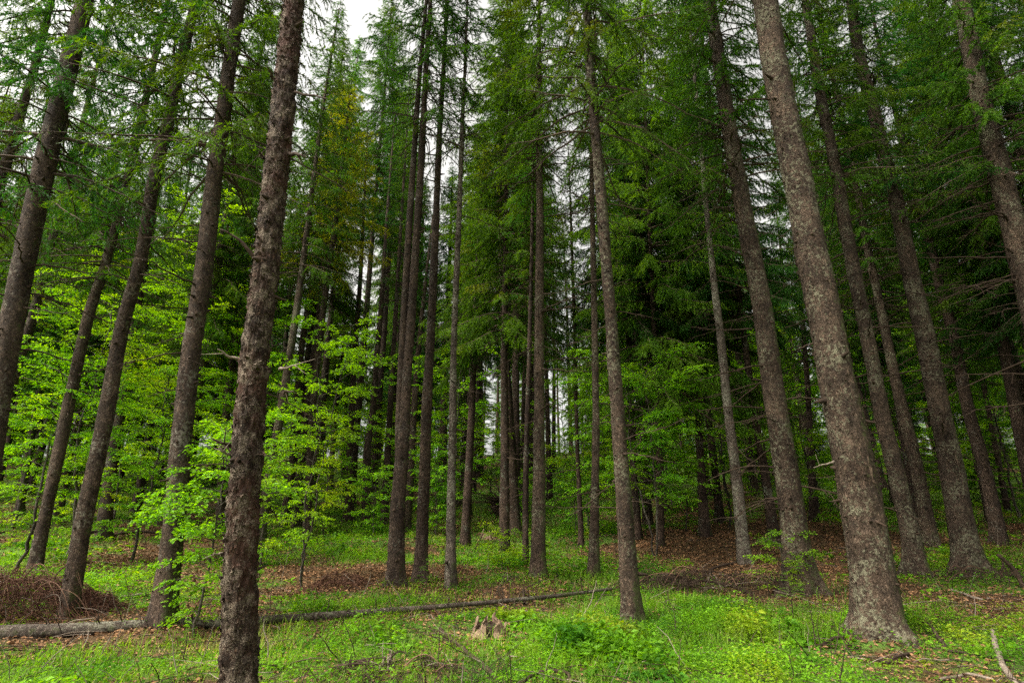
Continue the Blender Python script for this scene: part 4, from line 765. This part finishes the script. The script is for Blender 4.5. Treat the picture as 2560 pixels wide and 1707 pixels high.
P[:, 2] = np.interp(np.arange(len(P)), [0, 4, 10], [P[0, 2] + .02, P[3, 2] + .05, P[10, 2] + .02]) * .5 + P[:, 2] * .5 - .01
fz = np.polyfit(P[:, 0], P[:, 1], 2); P[:, 1] = np.polyval(fz, P[:, 0]); gz_ = ground(P[:, 0], P[:, 1], False) + R * .75; P[:, 2] = np.maximum(np.polyval(np.polyfit(P[:, 0], gz_, 2), P[:, 0]), gz_ - R * .3) + np.interp(np.arange(len(P)), [0, 4, 10], [.0, .02, .09])
P2, R2 = resample(P, R); base = P2[0].copy(); root = link('fallen_log', None, None, tuple(base), 'long grey fallen spruce trunk lying across the clearing', 'log')
def rl(P, rr, a):
    return rr * (1 + .12 * (noise3(np.cos(a)[None, :] * 2, np.sin(a)[None, :] * 2, P[:, 0:1] * 2) - .5)) + .006 * (noise3(np.cos(a)[None, :] * 6, np.sin(a)[None, :] * 6, P[:, 0:1] * 16) - .5)
mb = MB(); tube(mb, P2 - base, R2, 20, 0, rfun=rl); link('trunk', mb.mesh('trunk', [M['bark_pale']]), root)
gg = np.random.default_rng(9)
for k in range(50):
    i = int(gg.uniform(.02, .95) * len(P2)); az = gg.choice([1, 1, -1]); mb = MB(); d = nrm(np.array([gg.normal(0, .35), gg.normal(0, .4), az * 1.0 if gg.random() < .7 else .4])); l_ = gg.uniform(.06, .34)
    q = np.linspace(0, 1, 4)[:, None]; tube(mb, d * R2[i] * .6 + q * d * l_ + gg.normal(0, .01, (4, 3)) * q, np.linspace(.010, .003, 4), 5); o = link('branch_stub', mb.mesh('branch_stub', [M['wood']]), root, tuple(P2[i] - base))
def stick(pts, label, mat='wood', name='fallen_branch', twigs=0, seed=1, lift=1.0, tl=.5, arch=0.0, group=None):
    P, R = lay(pts, lift); P2, R2 = resample(P, R, .06); s = np.linspace(0, 1, len(P2)); P2[:, 2] += arch * np.sin(s * np.pi); g = np.random.default_rng(seed); base = P2[0].copy()
    P2 += np.cumsum(g.normal(0, .004, P2.shape), axis=0); mb = MB(); tube(mb, P2 - base, R2, 8)
    if not twigs:
        return link(name, mb.mesh(name, [M[mat]]), None, tuple(base), label, 'branch', group)
    root = link(name, None, None, tuple(base), label, 'branch', group); link('limb', mb.mesh('limb', [M[mat]]), root)
    for k in range(twigs):
        i = int(g.uniform(.05, .9) * len(P2)); T = nrm(P2[min(i + 1, len(P2) - 1)] - P2[i - 1]); S = np.cross(T, [0, 0, 1]) * g.choice([-1, 1])
        me = DB[int(g.integers(len(DB)))]; o = bpy.data.objects.new('twig', me); COL.objects.link(o); o.parent = root; d = nrm(T * g.uniform(-.2, .9) + S * g.uniform(.4, 1) + np.array([0, 0, g.uniform(0, .6)]))
        o.location = P2[i] - base; o.rotation_mode = 'QUATERNION'; o.rotation_quaternion = Vector(d).to_track_quat('X', 'Z'); l_ = tl * g.uniform(.5, 1.3); o.scale = (l_,) * 3
    return root
stick([(1268, 1735, 14), (1215, 1672, 12), (1155, 1615, 10), (1108, 1578, 8), (1072, 1542, 6)], 'long dead branch with fine twigs lying towards the camera in the foreground', twigs=26, seed=3, tl=.5, arch=.0)
stick([(1290, 1718, 7), (1345, 1696, 8), (1420, 1694, 9), (1424, 1725, 8)], 'short bent stick at the bottom edge', seed=4, arch=.06)
stick([(2482, 1578, 9), (2500, 1625, 13), (2525, 1672, 14), (2560, 1722, 14)], 'pale bare stick in the lower right corner', 'pale_wood', seed=5, arch=.08)
stick([(2050, 1620, 7), (2120, 1595, 7)], 'dark root like stick beside the foot of the biggest trunk', seed=6, arch=.04)
stick([(2215, 1660, 8), (2290, 1625, 8)], 'short dark stick under the biggest trunk', seed=7, arch=.03)
stick([(2300, 1558, 6), (2360, 1620, 9)], 'thin stick sloping through the herbs right of the biggest trunk', seed=8, arch=.1)
stick([(2330, 1620, 6), (2450, 1640, 6), (2540, 1655, 5)], 'long thin twig flat on the litter at lower right', seed=9)
stick([(2350, 1700, 7), (2420, 1680, 7), (2500, 1700, 7)], 'pale crooked stick near the bottom right edge', 'pale_wood', seed=10)
stick([(1775, 1425, 6), (1845, 1405, 6)], 'dark stick left of the pale slender spruce foot', seed=11, arch=.02)
stick([(2380, 1475, 6), (2460, 1500, 6), (2540, 1480, 5)], 'thin stick in front of the second thickest spruce', 'pale_wood', seed=12)
stick([(1310, 1510, 7), (1300, 1480, 6)], 'short broken stick propped on the fallen log', seed=13, arch=.1)
stick([(820, 1455, 9), (905, 1462, 9)], 'rotten brown branch on the bare leaf litter', 'red_twig', seed=14)
stick([(1850, 1655, 9), (1875, 1700, 10)], 'short reddish stub in the bright herbs at the bottom', 'red_twig', seed=15, arch=.05)
stick([(300, 1495, 9), (365, 1485, 9)], 'short pale log piece between the grey and the brown spruce', 'pale_wood', seed=16)
stick([(1690, 1480, 5), (1760, 1470, 6), (1880, 1480, 5)], 'long thin branch among the dry brush', seed=17, twigs=10, tl=.6, arch=.15)
stick([(1640, 1512, 5), (1700, 1500, 5)], 'pale twig in the grass right of the tall mossy spruce', 'pale_wood', seed=18)
stick([(280, 1338, 6), (410, 1335, 7)], 'dark fallen branch on the slope behind the beech sapling', seed=19, arch=.1)

def pole(p0, p1, r0, r1, label, mat='wood', seed=1, bend=.05, name='leaning_stick'):
    """a stick from the ground at pixel p0 up to pixel p1 at the same distance"""
    b, t = hit(*p0); e, _ = at(p1[0], p1[1], b[1]); g = np.random.default_rng(seed); s = np.linspace(0, 1, 14)
    P = (e - b) * s[:, None]; P[:, 0] += bend * np.sin(s * np.pi); P += np.cumsum(g.normal(0, .004, P.shape), 0); P[0, 2] -= .05
    mb = MB(); tube(mb, P, np.linspace(r0, r1, 14), 8); return link(name, mb.mesh(name, [M[mat]]), None, tuple(b), label, 'stick')
pole((1455, 1545), (1492, 1452), .010, .006, 'pale thin stick leaning in the grass left of the tall mossy spruce', 'pale_wood', 1)
pole((2560, 1470), (2498, 1388), .045, .03, 'broken dead bough leaning at the right edge', 'wood', 2, .1)
pole((2497, 1440), (2500, 1385), .022, .018, 'short upright snag at the right edge', 'wood', 3)
pole((930, 1322), (965, 1285), .11, .05, 'short broken snag leaning behind the twin stemmed spruce', 'wood', 4, .05, 'broken_snag')
pole((1263, 1500), (1300, 1435), .010, .006, 'dark arched twig behind the fallen log', 'wood', 5, -.25)
pole((1295, 1495), (1360, 1450), .010, .006, 'thin dark twig curving over the log towards the middle spruce', 'wood', 6, -.12)

def stump(px, py, wd, hgt, label, seed, mat='split_wood', nsp=16):
    """a rotten stump burst into splayed slabs of wood round a low mossy core"""
    b, t = hit(px, py); r_ = wd / 2 / F * t; h = hgt / F * t; g = np.random.default_rng(seed); root = link('tree_stump', None, None, tuple(b), label, 'stump')
    n = 40; a = np.linspace(0, 2 * np.pi, n, endpoint=False); rows = []
    for q in np.linspace(0, 1, 9):
        rr = r_ * .72 * (1.15 - .5 * q) * (1 + .35 * (noise3(np.cos(a) * 3 + seed, np.sin(a) * 3, q * 2) - .5)); rows.append(np.stack([np.cos(a) * rr, np.sin(a) * rr, -.06 + (h * .42 + .06) * q + .04 * h * np.sin(7 * a) * q], 1))
    rows.append(rows[-1] * np.array([.4, .4, .7])); mb = MB(); K = len(rows); i = np.arange(K - 1)[:, None] * n; j = np.arange(n)[None, :]
    mb.add(np.concatenate(rows), None, np.stack([i + j, i + (j + 1) % n, i + n + (j + 1) % n, i + n + j], -1).reshape(-1, 4)); mb.add(np.vstack([rows[-1], rows[-1].mean(0)]), [[x, (x + 1) % n, n] for x in range(n)])
    link('stump_core', mb.mesh('stump_core', [M['bark_dark']]), root)
    for k in range(nsp):
        az = 2 * np.pi * k / nsp + g.normal(0, .15); o = np.array([math.cos(az), math.sin(az), 0]); tg = np.array([-o[1], o[0], 0]); hh = h * g.choice([.35, .6, .85, 1.0]) * g.uniform(.85, 1.1); w0 = r_ * g.uniform(.20, .38); q = np.linspace(0, 1, 9); mb = MB()
        out = r_ * (1.15 - .55 * q ** .6 + .12 * q ** 3 * g.uniform(-1, 2)); wv = w0 * (1.1 - .25 * q) * (1 - q ** 7) + .004; wob = np.cumsum(g.normal(0, .004, 9)); th = .020 * (1 - .6 * q) + .004
        ring = []
        for sx, sy in ((-1, -1), (0, -.6), (1, -1), (1, 1), (0, 1.5), (-1, 1)):
            ring.append(o * (out + sy * th)[:, None] + tg * (sx * wv * .5 + wob)[:, None] + np.array([0, 0, 1]) * (q * hh - .05 + (sx * .12 * h * q if k % 2 else 0))[:, None] + g.normal(0, .004, (9, 3)))
        V = np.stack(ring, 1).reshape(-1, 3); i = np.arange(8)[:, None] * 6; j = np.arange(6)[None, :]; mb.add(V, None, np.stack([i + j, i + (j + 1) % 6, i + 6 + (j + 1) % 6, i + 6 + j], -1).reshape(-1, 4)); mb.add(V[-6:], None, [[0, 1, 2, 3], [0, 3, 4, 5]])
        link('splinter', mb.mesh('splinter', [M[mat]], False), root)
stump(1225, 1584, 100, 46, 'splintered orange brown stump in the foreground grass below the fallen log', 3)
stump(1222, 1345, 44, 22, 'low broken pale stump on the far grass bank', 4)
stump(965, 1672, 34, 46, 'small weathered splintered stump at the bottom left of the dead branch', 5, 'pale_wood')

# ------------------------------------------------------------------ brush piles of arched dead spruce tops
def brush(px, py, W, Dp, Hh, n, label, seed, arch=1.0, name='brush_pile', needles=0, mat='red_twig'):
    """a low dome of arched dead twigs lying over each other"""
    b, t = hit(px, py); g = np.random.default_rng(seed); mb = MB(); k = 12; s = np.linspace(0, 1, k)
    for q in range(n):
        a = g.uniform(0, 6.28); rr = g.uniform(0, .8) ** .7; x0, y0 = W * rr * math.cos(a), Dp * rr * math.sin(a); a2 = a + g.normal(0, .9); l_ = W * g.uniform(.25, .75)
        X = x0 + np.cos(a2) * l_ * s; Y = y0 + np.sin(a2) * l_ * s * (Dp / W) + .03 * np.sin(s * 5 + q)
        e = (X / W) ** 2 + (Y / Dp) ** 2; Z = Hh * np.clip(1 - e, 0, 1) ** .7 * g.uniform(.25, 1.0) + Hh * .30 * np.sin(s * np.pi) * g.uniform(0, 1) + .015
        P = np.stack([X, Y, Z + ground(b[0] + X, b[1] + Y) - b[2]], 1)
        tube(mb, P, np.linspace(.006, .0018, k) * g.uniform(.5, 1.5), 4, int(g.random() < .06), cap=False)
        m = 26; t_ = g.uniform(.1, 1, m); ii = t_ * (k - 1); i0 = np.minimum(ii.astype(int), k - 2); f = (ii - i0)[:, None]; Q = P[i0] * (1 - f) + P[i0 + 1] * f
        T = nrm(P[i0 + 1] - P[i0]); d = nrm(T * .9 + g.normal(size=(m, 3)) * .6 + np.array([0, 0, -.5])); darts(mb, Q, d, nrm(np.cross(d, g.normal(size=(m, 3)))), g.uniform(.05, .20, m), .007, 0)
    for q in range(int(n / 14)):      # long springy twigs arching clear of the heap
        a = g.uniform(-.6, 3.8); rr = g.uniform(0, .55); x0, y0 = W * rr * math.cos(a), -Dp * rr * abs(math.sin(a)); l_ = W * g.uniform(.4, .95); X = x0 + np.cos(a) * l_ * s; Y = y0 - abs(math.sin(a)) * l_ * s * .5
        z0 = Hh * .45; Z = z0 * (1 - s) + Hh * g.uniform(.5, 1.15) * np.sin(s * np.pi * .95) ** .8
        tube(mb, np.stack([X, Y, Z + ground(b[0] + X, b[1] + Y) - b[2]], 1), np.linspace(.0085, .002, k) * g.uniform(.6, 1.2), 5, 2, cap=False)
    return link(name, mb.mesh(name, [M[mat], M['pale_wood'], M['arc_twig']]), None, tuple(b), label, 'brush')
brush(-5, 1535, 1.5, .8, .58, 480, 'rusty brown pile of dead arched spruce twigs at the left edge', 31)
brush(215, 1530, .45, .35, .32, 110, 'small rusty twig heap at the foot of the straight grey spruce', 32)
brush(1800, 1482, 1.5, .5, .38, 130, 'dry brown brush below the pale slender spruce', 33, mat='wood')
brush(1640, 1470, .9, .4, .25, 60, 'thin dry twigs piled right of the tall mossy spruce', 34, mat='wood')
brush(845, 1470, .6, .4, .28, 60, 'small brown twig mound on the leaf litter right of the airy beech', 35)
brush(1010, 1690, .8, .5, .16, 40, 'tangle of fine grey twigs around the foreground branch', 37, mat='wood')
brush(2480, 1460, 1.2, .5, .3, 70, 'dark twigs heaped on the mound at the right edge', 38, mat='wood')
# upturned root plate on the bank
b, t = hit(1268, 1285); g = np.random.default_rng(41); root = link('root_plate', None, None, tuple(b), 'dark upturned root tangle on the bank behind the dark brown spruce', 'roots')
mb = MB(); nth = 26; th = np.linspace(0, np.pi, nth); ph_ = np.linspace(0, 2 * np.pi, 40, endpoint=False); T_, P_ = np.meshgrid(th, ph_, indexing='ij')
rr = 1 + 1.3 * (fbm(np.cos(P_) * np.sin(T_) * 2.5, np.sin(P_) * np.sin(T_) * 2.5, np.cos(T_) * 2.5 + 5) - .5) + .3 * (fbm(np.cos(P_) * np.sin(T_) * 8, np.sin(P_) * np.sin(T_) * 8, np.cos(T_) * 8 + 5) - .5)
v = np.stack([.8 * rr * np.sin(T_) * np.cos(P_), .3 * rr * np.sin(T_) * np.sin(P_), .5 * rr * np.cos(T_) + .3], -1); i = np.arange(nth - 1)[:, None] * 40; j = np.arange(40)[None, :]
mb.add(v, None, np.stack([i + j, i + (j + 1) % 40, i + 40 + (j + 1) % 40, i + 40 + j], -1).reshape(-1, 4)); link('soil_clump', mb.mesh('soil_clump', [M['bark_dark']]), root)
for k in range(44):
    a = g.uniform(0, 6.28); mb = MB(); q = np.linspace(0, 1, 7); d = np.array([math.cos(a), g.uniform(-.7, .1), math.sin(a) * .8]); l_ = g.uniform(.5, 1.3)
    tube(mb, np.array([0, -.1, .6]) + np.outer(q * l_ + .45, d) + np.cumsum(g.normal(0, .05, (7, 3)), 0), np.linspace(.05, .008, 7) * g.uniform(.5, 1.1), 6); link('root', mb.mesh('root', [M['wood']]), root)

# small spruce seedlings and broad-leaved herbs in the foreground
def seedling(px, py, H, seed, label, gold=False):
    b, t = hit(px, py); g = np.random.default_rng(seed); root = link('spruce_seedling', None, None, tuple(b), label, 'seedling'); ms = MB(); ml = MB()
    tube(ms, np.array([[0, 0, -.03], [.01, 0, H * .5], [0, .01, H]]), np.array([.008, .006, .002]), 5)
    for k in range(int(22 * H / .6) + 6):
        h = g.uniform(.12, .98) * H; a = g.uniform(0, 6.28); L = (H - h) * .55 + .07; d = nrm(np.array([math.cos(a), math.sin(a), g.uniform(-.05, .35)])); q = np.linspace(0, 1, 4)[:, None]
        P = np.array([0, 0, h]) + q * d * L - q ** 2 * np.array([0, 0, .12 * L]); tube(ms, P, np.linspace(.003, .001, 4), 3, cap=False)
        m = int(L * 230); t_ = g.uniform(.1, 1, m)[:, None]; Q = np.array([0, 0, h]) + t_ * d * L - t_ ** 2 * np.array([0, 0, .12 * L]); S = np.array([-d[1], d[0], 0]) * g.choice([-1, 1], (m, 1))
        nd = nrm(d * .6 + S * .8 + g.normal(0, .25, (m, 3))); darts(ml, Q, nd, nrm(np.cross(nd, g.normal(size=(m, 3)))), g.uniform(.018, .034, m), .005)
    link('stem', ms.mesh('stem', [M['wood']]), root); link('foliage', ml.mesh('foliage', [M['needle_fresh']], False), root)
seedling(2040, 1625, .55, 51, 'small spruce seedling left of the foot of the biggest trunk')
seedling(1985, 1560, .7, 52, 'fresh spruce seedling in front of the sturdy spruce')
seedling(1065, 1480, .6, 53, 'small spruce seedling at the foot of the brown knotted spruce')
seedling(455, 1660, .35, 54, 'tiny spruce seedling in the grass left of the nearest trunk')
seedling(1690, 1600, .4, 55, 'tiny spruce seedling in the bright herbs right of the tall mossy spruce')
